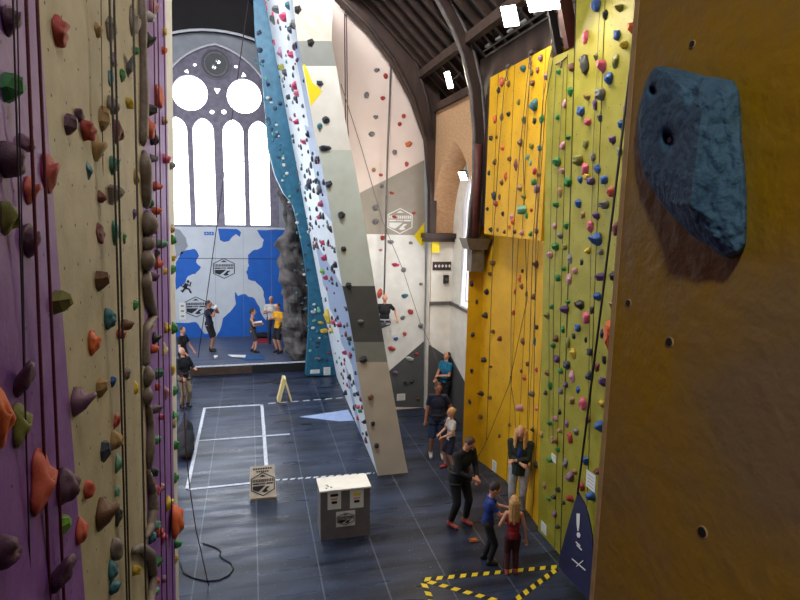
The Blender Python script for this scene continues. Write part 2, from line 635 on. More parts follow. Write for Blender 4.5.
b = MB()
b.hexa([(XW + .6, -4.0, ZW - .45), (NX, -4.0, rz_(NX)), (NX, -4.0, rz_(NX) + .15), (XW + .6, -4.0, ZW - .3)],
       [(XW + .6, 26.4, ZW - .45), (NX, 26.4, rz_(NX)), (NX, 26.4, rz_(NX) + .15), (XW + .6, 26.4, ZW - .3)], M_ROOF)
b.hexa([(-8.2, -4.0, ZW - .3), (NX, -4.0, rz_(NX)), (NX, -4.0, rz_(NX) + .15), (-8.2, -4.0, ZW - .15)],
       [(-8.2, 26.4, ZW - .3), (NX, 26.4, rz_(NX)), (NX, 26.4, rz_(NX) + .15), (-8.2, 26.4, ZW - .15)], M_ROOF)
roof = struct(b, 'ceiling')
for y in [9.0 + .55 * i for i in range(14)]:
    b = MB()
    b.bar((XW, y, rz_(XW) - .1), (NX + .1, y, rz_(NX) - .2), .1, .16, M_RAFTER)
    struct(b, 'beam_rafter')
for x in (4.55, 2.6, 0.6):
    b = MB()
    b.bar((x, 6.0, rz_(x) - .32), (x, 25.2, rz_(x) - .32), .16, .2, M_RAFTER)
    struct(b, 'beam_purlin')
b = MB(); b.box((4.9, 12.6, 8.6), (5.02, 16.2, 8.78), M_RAFTER); struct(b, 'beam_wall_plate')

# ---- the curved timber trusses
b = MB()
Ltr = [(2.24, 11.25), (3.04, 10.59), (3.72, 9.84), (4.3, 8.9), (4.72, 7.86), (4.88, 6.5), (4.9, 5.3)]
Rtr = [(3.83, 11.41), (4.54, 10.72), (5.0, 9.9), (5.1, 9.0), (5.12, 7.88), (5.08, 6.5), (5.08, 5.3)]
for i in range(len(Ltr) - 1):
    a, c = Ltr[i], Ltr[i + 1]; d, e = Rtr[i], Rtr[i + 1]
    b.hexa([(a[0], 15.72, a[1]), (c[0], 15.72, c[1]), (e[0], 15.72, e[1]), (d[0], 15.72, d[1])],
           [(a[0], 15.98, a[1]), (c[0], 15.98, c[1]), (e[0], 15.98, e[1]), (d[0], 15.98, d[1])], M_TIMBER)
for off in (.0, .45):
    b.tube([(lerp((a[0], 0, a[1]), (d[0], 0, d[1]), off + .06) + V((0, 15.68, 0))) for a, d in zip(Ltr, Rtr)][:5], .045, M_RAFTER, 8)
struct(b, 'beam_far_truss')
b = MB()
rib = [(3.2, 11.0), (3.84, 10.27), (4.21, 9.71), (4.45, 9.23), (4.66, 8.53), (4.78, 7.6), (4.8, 6.6), (4.72, 5.3)]
for dx in (0, .24):
    b.tube([(p[0] + dx, 12.25, p[1] + dx * .35) for p in rib], .05, M_STEEL, 8)
for i in range(len(rib) - 1):
    b.bar((rib[i][0] + .12, 12.32, rib[i][1] + .04), (rib[i + 1][0] + .12, 12.32, rib[i + 1][1] + .04), .18, .22, M_TIMBER, up=V((0, 1, 0)))
struct(b, 'beam_near_truss')
b = MB()
b.tube([(4.86, 12.22, 7.4), (4.86, 12.22, 5.3)], .09, M_IRON, 10)
struct(b, 'column_iron_shaft')
b = MB()
b.hexa([(4.62, 12.1, 5.35), (5.2, 12.1, 5.35), (5.2, 12.6, 5.35), (4.62, 12.6, 5.35)],
       [(4.72, 12.15, 5.1), (5.15, 12.15, 5.1), (5.15, 12.55, 5.1), (4.72, 12.55, 5.1)], M_STEEL)
b.box((4.8, 12.2, 4.6), (5.1, 12.5, 5.1), M_STEEL)
struct(b, 'trim_near_corbel')
b = MB()
b.box((4.72, 15.6, 5.16), (5.66, 16.0, 5.3), M_TIMBER)
b.box((4.76, 15.64, 5.06), (5.62, 16.0, 5.16), M_TIMBER)
struct(b, 'trim_far_corbel')

# ---- dark timber band and conduits over the amber wall
b = MB()
b.box((5.0, 7.5, 8.7), (5.3, 12.62, 9.25), M_TIMBER)
b.box((5.3, 7.5, 8.7), (5.64, 12.62, 9.2), M_TIMBER)
b.box((5.0, 11.79, 5.62), (5.3, 12.5, 8.7), M_TIMBER)
b.box((5.0, 12.44, 5.62), (5.64, 12.52, 8.7), M_TIMBER)
for k, z in enumerate((9.22, 9.32)):
    b.tube([(4.95 - .05 * k, 7.5, z), (4.95 - .05 * k, 12.2, z)], .022, M_STEEL, 6)
for y in [8 + .55 * i for i in range(8)]:
    b.box((4.9, y, 9.38), (5.0, y + .3, 9.42), M_PAPER)
struct(b, 'trim_conduit_band')
b = MB()
b.bar((4.9, 8.55, 8.5), (4.4, 8.55, 10.2), .12, .2, M_IRON)
b.bar((4.9, 8.95, 8.5), (4.4, 8.95, 10.2), .06, .12, M_ROOF)
struct(b, 'beam_roof_brace')

# ================================================================== STAGE AND MURAL
ZS = 0.36
b = MB()
b.box((-7.3, 20.9, 0), (1.9, YB - .02, ZS), M_STAGE)
stage = tag(b.obj('stage'), 'low grey stage in front of the blue mural wall', 'stage')
b = MB()
b.box((-2.5, 20.86, 0.03), (-0.05, 20.9, ZS - .03), M_RISER)
b.box((-0.05, 20.86, 0.03), (1.9, 20.9, ZS - .03), M_BLACK)
b.obj('front_board', stage)
b = MB(); b.box((-7.3, 20.85, ZS - .03), (1.9, 20.93, ZS + .008), M_TAPE); b.obj('edge_strip', stage)

# mural wall: pale and blue painted panels
MY = YB - .12
b = MB(); b.box((-4.2, MY, ZS), (2.4, YB - .02, 5.06), M_MURALW)
mural = tag(b.obj('mural_panel'), 'painted panel wall under the window with pale land shapes on blue', 'mural')


def mpx(x, y, off=0.0):
    return at(x, y, 1, MY - off)


def patch(name, pts, m, off=.004, parent=None):
    """painted shape lying on the mural"""
    mb = MB()
    a = [mpx(x, y, 0.0) for x, y in pts]
    loop = [(p.x, max(p.z, ZS + .003)) for p in a]
    prism_holes(mb, loop, [], lambda u, v, d: V((u, MY - off + d, v)), off, m)
    return mb.obj(name, parent or mural)


def wob(pts, amp, seed, sub=4):
    r = random.Random(seed)
    out = []
    for i in range(len(pts)):
        a, c = pts[i], pts[(i + 1) % len(pts)]
        for k in range(sub):
            t = k / sub
            j = amp if k else 0
            out.append((a[0] + (c[0] - a[0]) * t + r.uniform(-j, j), a[1] + (c[1] - a[1]) * t + r.uniform(-j, j)))
    return out


patch('blue_patch', [(218, 228.5), (220, 240), (224, 242), (229, 241), (232, 237), (236, 234), (240, 237), (241, 232), (237, 229)], M_MURALB)
patch('blue_patch', wob([(257, 230), (285, 230), (285, 338), (269, 338), (268, 326), (266, 310), (265, 300), (262, 288), (255, 281), (248, 279), (246, 272), (249, 266), (248, 255), (254, 250), (262, 247), (264, 240)], .7, 3, 3), M_MURALB)
patch('blue_patch', wob([(176, 262), (181, 252), (188, 250), (195, 249), (199, 256), (196, 262), (201, 267), (195, 274), (188, 276), (184, 284), (176, 290)], .6, 5, 3), M_MURALB)
patch('blue_patch', wob([(235, 292), (238, 296), (245, 294), (250, 297), (255, 299), (259, 306), (262, 315), (268, 323), (269, 338), (216, 338), (221, 327), (223, 318), (230, 312), (236, 304)], .6, 7, 3), M_MURALB)
patch('blue_patch', wob([(170, 322), (185, 323), (196, 322), (202, 330), (205, 334), (216, 332), (216, 338), (170, 340)], .6, 9, 3), M_MURALB)
patch('grey_patch', wob([(173, 228), (180, 230), (186, 238), (188, 246), (184, 252), (176, 258)], .6, 11, 2), M_MURALG)
b = MB()
b.bar(mpx(160, 258, .01), mpx(290, 259, .01), .02, .02, M_SEAM)
for x in (215, 243, 271):
    b.bar(mpx(x, 229, .003), mpx(x + 1, 336, .003), .006, .01, M_MURALG)
b.obj('panel_seam', mural)


def hexlogo(origin, ux, uy, n, R, m, name, parent, inner=None):
    """hexagonal badge: outline, roof peak, two word bands and a mountain swoosh, in thin raised paint"""
    mb = MB()
    o3 = lambda a, c: V(origin) + ux * (a * R) + uy * (c * R) + n * .006
    hx = [(-1, .5), (0, 1.0), (1, .5), (1, -.5), (0, -1.0), (-1, -.5)]

    def pl(pts):
        mb.hexa([o3(*p) - n * .004 for p in pts], [o3(*p) for p in pts], m)
    for i in range(6):
        a, c = hx[i], hx[(i + 1) % 6]
        pl([a, c, (c[0] * .92, c[1] * .92), (a[0] * .92, a[1] * .92)])
    pl([(-.3, .62), (0, .8), (.3, .62)])
    r = random.Random(4)
    x = -.86
    while x < .84:
        w = r.uniform(.1, .17)
        pl([(x, .18), (x + w * .75, .18), (x + w * .75, .42), (x, .42)])
        x += w + .02
    pl([(-.86, -.02), (-.3, -.02), (-.3, .1), (-.86, .1)])
    pl([(.3, -.02), (.86, -.02), (.86, .1), (.3, .1)])
    x = -.24
    while x < .22:
        pl([(x, -.02), (x + .09, -.02), (x + .09, .1), (x, .1)]); x += .12
    pl([(-.86, -.44), (-.86, -.12), (.2, -.12), (-.05, -.34), (-.4, -.6)])
    pl([(-.1, -.62), (.3, -.22), (.6, -.22), (.3, -.46), (.45, -.62), (.1, -.7)])
    return mb.obj(name, parent)


hexlogo(mpx(224, 268.5), V((1, 0, 0)), V((0, 0, 1)), V((0, -1, 0)), .44, M_INK, 'logo', mural)
hexlogo(mpx(196, 307), V((1, 0, 0)), V((0, 0, 1)), V((0, -1, 0)), .45, M_INK, 'logo', mural)
b = MB(); p = mpx(182.5, 311)
b.box((p.x - .13, MY - .02, p.z - .36), (p.x + .13, MY, p.z + .36), M_PAPER)
nb = b.obj('notice', mural)
for k in range(3):
    b = MB()
    b.box((p.x - .06, MY - .026, p.z - .26 + .22 * k), (p.x + .06, MY - .019, p.z - .18 + .22 * k), M_MGREY)
    b.obj('print', nb)
# small blue number plate and black running climber figure painted on it
b = MB()
for x in (206.5, 211.5):
    p = mpx(x, 233.5)
    b.box((p.x - .09, MY - .01, p.z - .07), (p.x + .09, MY, p.z + .07), M_MURALB)
    b.box((p.x - .03, MY - .014, p.z - .03), (p.x + .03, MY - .008, p.z + .03), M_MURALW)
b.obj('badge', mural)
b = MB()
for seg, r_ in (([(187, 284), (185, 288)], .06), ([(186, 283), (183, 287), (181, 285)], .03), ([(187, 284), (190, 286), (191, 282)], .03),
                ([(185, 288), (182, 292), (181, 290)], .035), ([(185, 288), (189, 289), (191, 293)], .035)):
    b.tube([mpx(x, y, .01) for x, y in seg], r_, M_INK, 6)
b.ell(mpx(188, 281.5, .01), (.055, .02, .06), M_INK)
b.obj('climber_silhouette', mural)

# ================================================================== CLIMBING WALLS
SURF = {}


def reg(o, key):
    bm = bmesh.new(); bm.from_mesh(o.data); bmesh.ops.triangulate(bm, faces=bm.faces)
    SURF[key] = BVHTree.FromBMesh(bm)
    bm.free()
    return o


def ext(pa, pb, z):
    t = (z - pa.z) / (pb.z - pa.z)
    return pa + (pb - pa) * t


# --- left wall: three painted bays and a narrow end
e0t, e0b = V((-1.0, -1.5, 11)), V((-1.0, -1.5, 0))
p1, p2 = at(38, 0, 1, 3.48), at(85, 600, 1, 3.48)
e1t, e1b = ext(p1, p2, 10.5), ext(p1, p2, 0)
p1, p2 = at(140, 0, 1, 5.75), at(148, 600, 1, 5.75)
e2t, e2b = ext(p1, p2, 10.5), ext(p1, p2, 0)
p1, p2 = at(165, 0, 1, 7.85), at(176, 600, 1, 7.85)
e3t, e3b = ext(p1, p2, 9.0), ext(p1, p2, 0)
p1, p2 = at(172, 25, 1, 8.5), at(179, 600, 1, 8.5)
e4t, e4b = ext(p1, p2, 8.62), ext(p1, p2, 0)
BK = V((-.5, 0, 0))


def bay(name, a_t, a_b, c_t, c_b, m, label):
    mb = MB()
    n = 8
    L = [lerp(a_b, a_t, i / n) for i in range(n + 1)]
    Rr = [lerp(c_b, c_t, i / n) for i in range(n + 1)]
    for i in range(n):
        mb.poly([L[i], Rr[i], Rr[i + 1], L[i + 1]], m)
        mb.poly([L[i] + BK, L[i + 1] + BK, Rr[i + 1] + BK, Rr[i] + BK], M_PLYEDGE)
        mb.poly([L[i], L[i + 1], L[i + 1] + BK, L[i] + BK], M_PLYEDGE)
        mb.poly([Rr[i], Rr[i] + BK, Rr[i + 1] + BK, Rr[i + 1]], M_PLYEDGE)
    mb.poly([L[0], L[0] + BK, Rr[0] + BK, Rr[0]], M_PLYEDGE)
    mb.poly([L[n], Rr[n], Rr[n] + BK, L[n] + BK], M_PLYEDGE)
    o = mb.obj(name, fix=False)
    return tag(o, label, 'climbing wall')


reg(bay('climbing_wall_panel', e0t, e0b, e1t, e1b, M_PURPLE, 'purple painted climbing wall bay nearest the camera at the left edge'), 'LP')
reg(bay('climbing_wall_panel', e1t, e1b, e2t, e2b, M_BEIGE, 'beige climbing wall bay between the two purple bays'), 'LB')
reg(bay('climbing_wall_panel', e2t, e2b, e3t, e3b, M_PURPLE, 'far purple climbing wall bay beyond the beige bay and the long tufa'), 'LF')
reg(bay('climbing_wall_panel', e3t, e3b, e4t, e4b, M_CREAM, 'narrow cream end bay of the left climbing wall, before the stage'), 'LE')

# --- near right panel: big resin textured slab beside the camera
NPX = 0.85
b = MB()
b.box((NPX, -1.2, 0), (NPX + .3, 1.205, 9.5), M_OCHRE)
near_panel = tag(b.obj('resin_climbing_panel'), 'brown and ochre resin textured climbing panel filling the right edge', 'climbing wall')
b = MB(); b.box((NPX - .001, 1.205, 0), (NPX + .3, 1.222, 9.5), M_PLYEDGE); b.obj('edge_board', near_panel)
reg(near_panel, 'NP')
for i, (x, y, r) in enumerate(((629, 303, .0075), (670, 342, .009), (703, 532, .01), (693, 44, .006))):
    p = at(x, y, 0, NPX)
    b = MB()
    b.tube([p + V((-.002, 0, 0)), p + V((.004, 0, 0))], [r * 1.25, r * 1.25], M_PLYEDGE, 14)
    b.tube([p + V((-.0035, 0, 0)), p + V((-.001, 0, 0))], [r, r], M_BLACK, 14)
    b.obj('bolt_hole', near_panel)

# --- olive wall
oa, ob = at(547.5, 66, 1, 9.2), at(538, 524, 1, 9.2)
ot, obm = ext(oa, ob, 8.45), ext(oa, ob, 0)
ott = ext(oa, ob, 10.6)
dN = V((0, -1, 0))
YS = 8.36
b = MB()
A = lambda z, y: ext(oa, ob, z) + dN * (9.2 - y)
thick = V((.7, 0, 0))
# front faces
N1 = 6
for (z0, z1, ya, yb) in ((0, 8.45, 9.2, YS), (0, 8.45, YS, 3.2), (8.45, 10.6, YS, 3.2)):
    mb_ = [A(z0, ya), A(z0, yb), A(z1, yb), A(z1, ya)]
    b.poly(mb_, M_OLIVE)
    b.poly([p + thick for p in mb_][::-1], M_PLYEDGE)
b.poly([A(0, 9.2), A(8.45, 9.2), A(8.45, 9.2) + thick, A(0, 9.2) + thick], M_PLYEDGE)
b.poly([A(8.45, 9.2), A(8.45, YS), A(8.45, YS) + thick, A(8.45, 9.2) + thick], M_PLYEDGE)
b.poly([A(8.45, YS), A(10.6, YS), A(10.6, YS) + thick, A(8.45, YS) + thick], M_PLYEDGE)
b.poly([A(10.6, YS), A(10.6, 3.2), A(10.6, 3.2) + thick, A(10.6, YS) + thick], M_PLYEDGE)
b.poly([A(0, 3.2), A(0, 3.2) + thick, A(10.6, 3.2) + thick, A(10.6, 3.2)], M_PLYEDGE)
olive = tag(b.obj('climbing_wall_panel', fix=False), 'olive green climbing wall covered in bright holds, right of the amber wall', 'climbing wall')
reg(olive, 'OL')
b = MB()
for x, z1 in ((579, 10.5), (561, 8.4)):
    p = at(x, 300, 0, 4.98)
    yy = p.y if x != 579 else YS
    w = .02 if x == 579 else .006
    b.bar(A(0.02, yy) + V((-.002, 0, 0)), A(z1, yy) + V((-.002, 0, 0)), w, .01, M_SEAM, up=V((1, 0, 0)))
for yy in (7.6, 6.6):
    b.bar(A(0.02, yy) + V((-.002, 0, 0)), A(10.5, yy) + V((-.002, 0, 0)), .006, .01, M_SEAM, up=V((1, 0, 0)))
b.obj('panel_seam', olive)

# --- amber wall: lower wall, angled left facet and overhanging upper box
b = MB()
XO = 5.27
YO = 12.2
K_ = [(5.2, 9.1), (5.42, 11.2), (5.2, 12.44), (4.86, 12.5)]
for (xa, ya), (xb, yb_) in zip(K_, K_[1:]):
    b.poly([(xa, ya, 0), (xa, ya, 5.6), (xb, yb_, 5.6), (xb, yb_, 0)], M_ORANGE)
b.poly([(XO + .3, 9.1, 0), (XO + .3, 12.6, 0), (XO + .3, 12.6, 5.6), (XO + .3, 9.1, 5.6)], M_PLYEDGE)
b.poly([(4.86, 12.5, 0), (4.86, 12.5, 5.6), (XO + .3, 12.6, 5.6), (XO + .3, 12.6, 0)], M_PLYEDGE)
b.poly([(5.2, 9.1, 5.6), (XO + .3, 9.1, 5.6), (XO + .3, 12.6, 5.6), (4.86, 12.5, 5.6), (5.2, 12.44, 5.6), (5.42, 11.2, 5.6)], M_PLYEDGE)
amber = tag(b.obj('climbing_wall_panel', fix=False), 'lower amber yellow climbing wall behind the standing people', 'climbing wall')
reg(amber, 'AL')
b = MB()
b.box((4.9, 9.22, 5.47), (XO + .3, 11.78, 8.7), M_ORANGE)
amber_up = tag(b.obj('climbing_wall_panel'), 'upper amber yellow climbing wall box overhanging the lower one', 'climbing wall')
reg(amber_up, 'AU')
for par, x0, z0, z1, ys in ((amber, XO, .02, 5.45, (11.15, 10.55, 10.05, 9.6)), (amber_up, 4.9, 5.48, 8.69, (11.35, 10.6, 9.95, 9.4))):
    b = MB()
    for y in ys:
        xx = x0 if par is amber_up else 5.42 - (11.2 - y) * .1048
        b.box((xx - .004, y, z0), (xx + .002, y + .012, z1), M_SEAM)
    b.obj('panel_seam', par)

# --- far white and grey wall
FY = 16.2
b = MB()
W = [(366, 410), (424, 407.5)]
zt = [(322, -6), (335, 0), (365, 30), (392, 62), (411, 100), (424, 140), (425.2, 235), (423.6, 407.6)]
fpts = [at(x, y, 1, FY) for x, y in zt]
fl = [(p.x, max(p.z, 0)) for p in fpts]
fl[-1] = (4.99, 0)
tq = (FY - 12.05) / 7.95
fin_x = lambda z: (2.67 + (1.05 - 2.67) * z / 8.74) * (1 - tq) + (2.85 + (.61 - 2.85) * z / 12.38) * tq
loop = [(fin_x(0) + .75, 0), (fin_x(6) + .75, 6), (fin_x(fl[0][1]) + .75, fl[0][1])] + fl
prism_holes(b, loop[::-1], [], lambda u, v, d: V((u, FY + d, v)), .25, M_CHALKW)
farw = tag(b.obj('climbing_wall_panel'), 'tall white, grey and warm white climbing wall behind the leaning fin', 'climbing wall')
reg(farw, 'FW')


def fpatch(name, pts, m, off=.004):
    mb = MB()
    l = [(at(x, y, 1, FY).x, max(0.001, at(x, y, 1, FY).z)) for x, y in pts]
    l = [(max(u, fin_x(v) + .76), v) for u, v in l]
    prism_holes(mb, l, [], lambda u, v, d: V((u, FY - off + d, v)), off + .001, m)
    return mb.obj(name, farw)


fpatch('taupe_band', [(350, 197), (360, 193), (424.3, 160), (424.9, 235.5), (368, 234), (355, 232)], M_TAUPE)
fpatch('white_band', [(340, 232), (368, 234), (424.9, 235.5), (423.9, 342), (389, 371), (340, 371)], M_WHITE, .003)
fpatch('dark_grey_band', [(340, 371), (389, 371), (424, 341), (423.6, 407.4), (340, 409)], M_DGREY)
fpatch('yellow_mark', [(424.4, 222), (414, 236), (421, 246), (424.2, 244)], M_YEL, .008)
b = MB(); p = at(427, 247, 1, 15.8)
b.box((4.985, 15.72, 4.75), (5.2, 15.86, 5.06), M_YEL); struct(b, 'trim_yellow_block')
hexlogo(at(400, 221, 1, FY), V((1, 0, 0)), V((0, 0, 1)), V((0, -1, 0)), .37, M_WHITE, 'logo', farw)
# grey lower cladding on the side of the recess
b = MB()
prism_holes(b, [(15.85, 0.01), (12.5, 0.01), (12.5, .55), (15.85, 1.75)], [], lambda u, v, d: V((XW - .02 + d, u, v)), .02, M_DGREY)
struct(b, 'trim_grey_wall_paint')
b = MB()
b.hexa([(5.0, 15.84, 0.01), (XW - .02, 15.84, .01), (XW - .02, 15.84, 1.62), (5.0, 15.84, 2.05)],
       [(5.0, 15.86, 0.01), (XW - .02, 15.86, .01), (XW - .02, 15.86, 1.62), (5.0, 15.86, 2.05)], M_DGREY)
struct(b, 'trim_grey_wall_paint')

# --- the leaning fin
Y0, Y1 = 12.05, 20.0
fr = [(472, None)]
ls = [(0, 293), (37, 297), (64.5, 302), (107, 310), (145, 316.5), (160, 321), (222, 332), (280, 340.5), (300, 346), (342, 353.5), (370, 357), (430, 367), (475.5, 378)]
rs = [(0, 333), (41, 331.5), (66, 336), (135, 348), (160, 353.5), (195, 360), (287, 375), (342, 384), (362, 387.5), (370, 389), (475, 408)]


def itp(tab, y):
    for (a, b_), (c, d) in zip(tab, tab[1:]):
        if y <= c:
            return b_ + (d - b_) * (y - a) / (c - a)
    return tab[-1][1]


ys = [0, 20, 41, 53, 66, 85, 107, 130, 150, 170, 195, 222, 250, 286, 312, 342, 362, 380, 405, 430, 455, 475.5]
FL = [at(itp(ls, y), y, 1, Y0) for y in ys]
FR = [at(itp(rs, y), y, 1, Y0) for y in ys]
for L_ in (FL, FR):
    L_.insert(0, ext(L_[2], L_[0], 10.9))
    L_[-1].z = 0.0
ys = [-40] + ys
# straight leaning far edge, matched by height
bk1, bk0 = at(265, 0, 1, Y1), at(336.5, 376, 1, Y1)


def bandmat(y):
    if y < 41: return M_CREAM
    if y < 66: return M_MGREY
    if y < 150: return M_WHITE
    if y < 286: return M_LGREY
    if y < 342: return M_DGREY
    if y < 362: return M_MGREY
    return M_SAND


b = MB()
BL = [ext(bk1, bk0, p.z * 1.19) for p in FL]
BR = [p + V((.5, 0, 0)) for p in BL]
NSEG = 8
for i in range(len(FL) - 1):
    ym = (ys[i] + ys[i + 1]) / 2
    # tilt between rows follows the photograph's slanting paint edges
    b.poly([FL[i], FR[i], FR[i + 1], FL[i + 1]][::-1], bandmat(ym))
    for k in range(NSEG):
        a0, a1 = lerp(FL[i], BL[i], k / NSEG), lerp(FL[i], BL[i], (k + 1) / NSEG)
        c0, c1 = lerp(FL[i + 1], BL[i + 1], k / NSEG), lerp(FL[i + 1], BL[i + 1], (k + 1) / NSEG)
        w = FL[i].z
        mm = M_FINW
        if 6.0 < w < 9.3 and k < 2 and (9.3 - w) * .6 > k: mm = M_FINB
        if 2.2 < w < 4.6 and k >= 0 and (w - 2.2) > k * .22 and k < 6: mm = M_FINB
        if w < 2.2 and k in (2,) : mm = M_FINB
        b.poly([a0, c0, c1, a1][::-1], mm)
    b.poly([FR[i], BR[i], BR[i + 1], FR[i + 1]][::-1], M_FINW)
    b.poly([BL[i], BL[i + 1], BR[i + 1], BR[i]][::-1], M_FINW)
b.poly([FL[0], BL[0], BR[0], FR[0]], M_FINW)
b.poly([FL[-1], FR[-1], BR[-1], BL[-1]], M_FINW)
fin = tag(b.obj('climbing_fin'), 'tall leaning white and grey climbing fin in the middle of the hall', 'climbing wall')
reg(fin, 'FIN')
b = MB()
tri_ = [(302.8, 64.5), (305, 64.5), (312.5, 82.5), (322.5, 91), (311, 106)]
b.hexa([at(x, y, 1, Y0 - .001) for x, y in tri_], [at(x, y, 1, Y0 - .006) for x, y in tri_], M_YEL)
b.obj('yellow_mark', fin)

# --- teal wall at the far end of the fin
TY = 20.03
b = MB()
tl = [(253, -10), (255, 37), (262, 75), (266, 120), (268, 148), (275, 175), (283, 192), (293, 205), (297, 220), (303, 250), (309, 290), (309, 330), (306, 375.5)]
tr = [(-10, 263), (60, 276.5), (100, 284.5), (150, 294), (376, 336)]
loop = [at(x, y, 1, TY) for x, y in tl]
l2 = [(p.x, max(0, p.z)) for p in loop] + [(3.1, 0), (3.1, 1.0)] + [(at(x + 6, y, 1, TY).x, at(x + 6, y, 1, TY).z) for y, x in tr[::-1][1:]]
prism_holes(b, l2, [], lambda u, v, d: V((u, TY + d, v)), .5, M_TEAL)
teal = tag(b.obj('climbing_wall_panel'), 'narrow blue teal climbing wall behind the left edge of the fin', 'climbing wall')
reg(teal, 'TE')

# --- artificial rock pillar
b = MB()
RY = 21.6
rl = [(170, 275, 279), (177, 274.5, 284), (190, 279, 292), (202, 282, 297), (212, 284, 299), (225, 286.5, 302), (235, 283, 304), (242, 279, 306), (255, 277, 308), (270, 283, 311), (285, 285, 312), (300, 284, 312), (320, 284.5, 312), (340, 286, 312), (356, 288, 312), (361, 290, 312)]
rings = []
r_ = random.Random(2)
for y, xl, xr in rl:
    pl, pr = at(xl, y, 1, RY), at(xr, y, 1, RY)
    cx, hw = (pl.x + pr.x) / 2, (pr.x - pl.x) / 2
    rings.append((cx, hw, pl.z))
vb = []
NR = 40
sub = []
for i in range(len(rings) - 1):
    for k in range(5):
        t = k / 5
        sub.append(tuple(rings[i][j] * (1 - t) + rings[i + 1][j] * t for j in range(3)))
sub.append(rings[-1])
me_v, me_f = [], []
for cx, hw, z in sub:
    z = max(z, ZS if z < .5 else z)
    for k in range(NR):
        a = 2 * math.pi * k / NR
        p = V((cx + hw * math.cos(a), RY + .7 * math.sin(a) * (.6 + .4 * min(1, hw)), z))
        nrm = V((math.cos(a), math.sin(a), 0))
        d = noise.fractal(p * 1.6, 1.0, 2.0, 4) * .22 + (abs(noise.noise(p * 2.3)) - .2) * .25
        p += nrm * d * min(1, hw / .5)
        me_v.append(p)
rk = MB(); rk.v = me_v
for i in range(len(sub) - 1):
    for k in range(NR):
        q = (k + 1) % NR
        rk.f.append((i * NR + k, i * NR + q, (i + 1) * NR + q, (i + 1) * NR + k)); rk.m.append(0); rk.sm.append(False)
rk.mats = [M_ROCK]
rk.f.append(tuple(range(NR))); rk.m.append(0); rk.sm.append(False)
e = (len(sub) - 1) * NR
rk.f.append(tuple(range(e, e + NR))); rk.m.append(0); rk.sm.append(False)
rock = tag(rk.obj('artificial_rock_pillar'), 'dark grey moulded rock pillar at the right end of the stage', 'rock pillar')

# ================================================================== HOLDS
HC = dict(
    plum=(88, 42, 76), red=(190, 46, 40), coral=(226, 86, 62), orange=(240, 98, 30), olive=(120, 122, 28), green=(24, 132, 52),
    emerald=(28, 120, 96), teal=(40, 118, 138), navy=(30, 44, 70), blue=(24, 84, 176), black=(26, 28, 32), brown=(112, 66, 34),
    maroon=(116, 36, 40), tan=(176, 134, 76), yellow=(226, 190, 40), grey=(122, 120, 124), white=(222, 220, 214), pink=(232, 88, 124),
    rose=(216, 150, 168), purple=(92, 50, 124), mauve=(142, 96, 130), lime=(130, 200, 40), cream=(220, 206, 160),
    magenta=(206, 40, 92), stone=(128, 112, 104), seafoam=(110, 180, 150))
CW = dict(plum='dark plum', rose='pale pink', stone='grey brown', seafoam='pale green', navy='dark navy', emerald='emerald green',
          cream='cream coloured', tan='tan', lime='lime green')
HC = {k: tuple(int(v * .86 + 4) for v in c) for k, c in HC.items()}
HM = {k: mat('hold_' + k, c, 0.5, tuple(min(255, int(v * .7 + 70)) for v in c), 22, 0.45, 0.25, 60) for k, c in HC.items()}
SHW = dict(ball='rounded', jug='hooked', wedge='wedge shaped', pinch='upright slim', ledge='flat ledge', club='club shaped',
           ribbed='ribbed', pebble='small pebble shaped')
_hm = {}


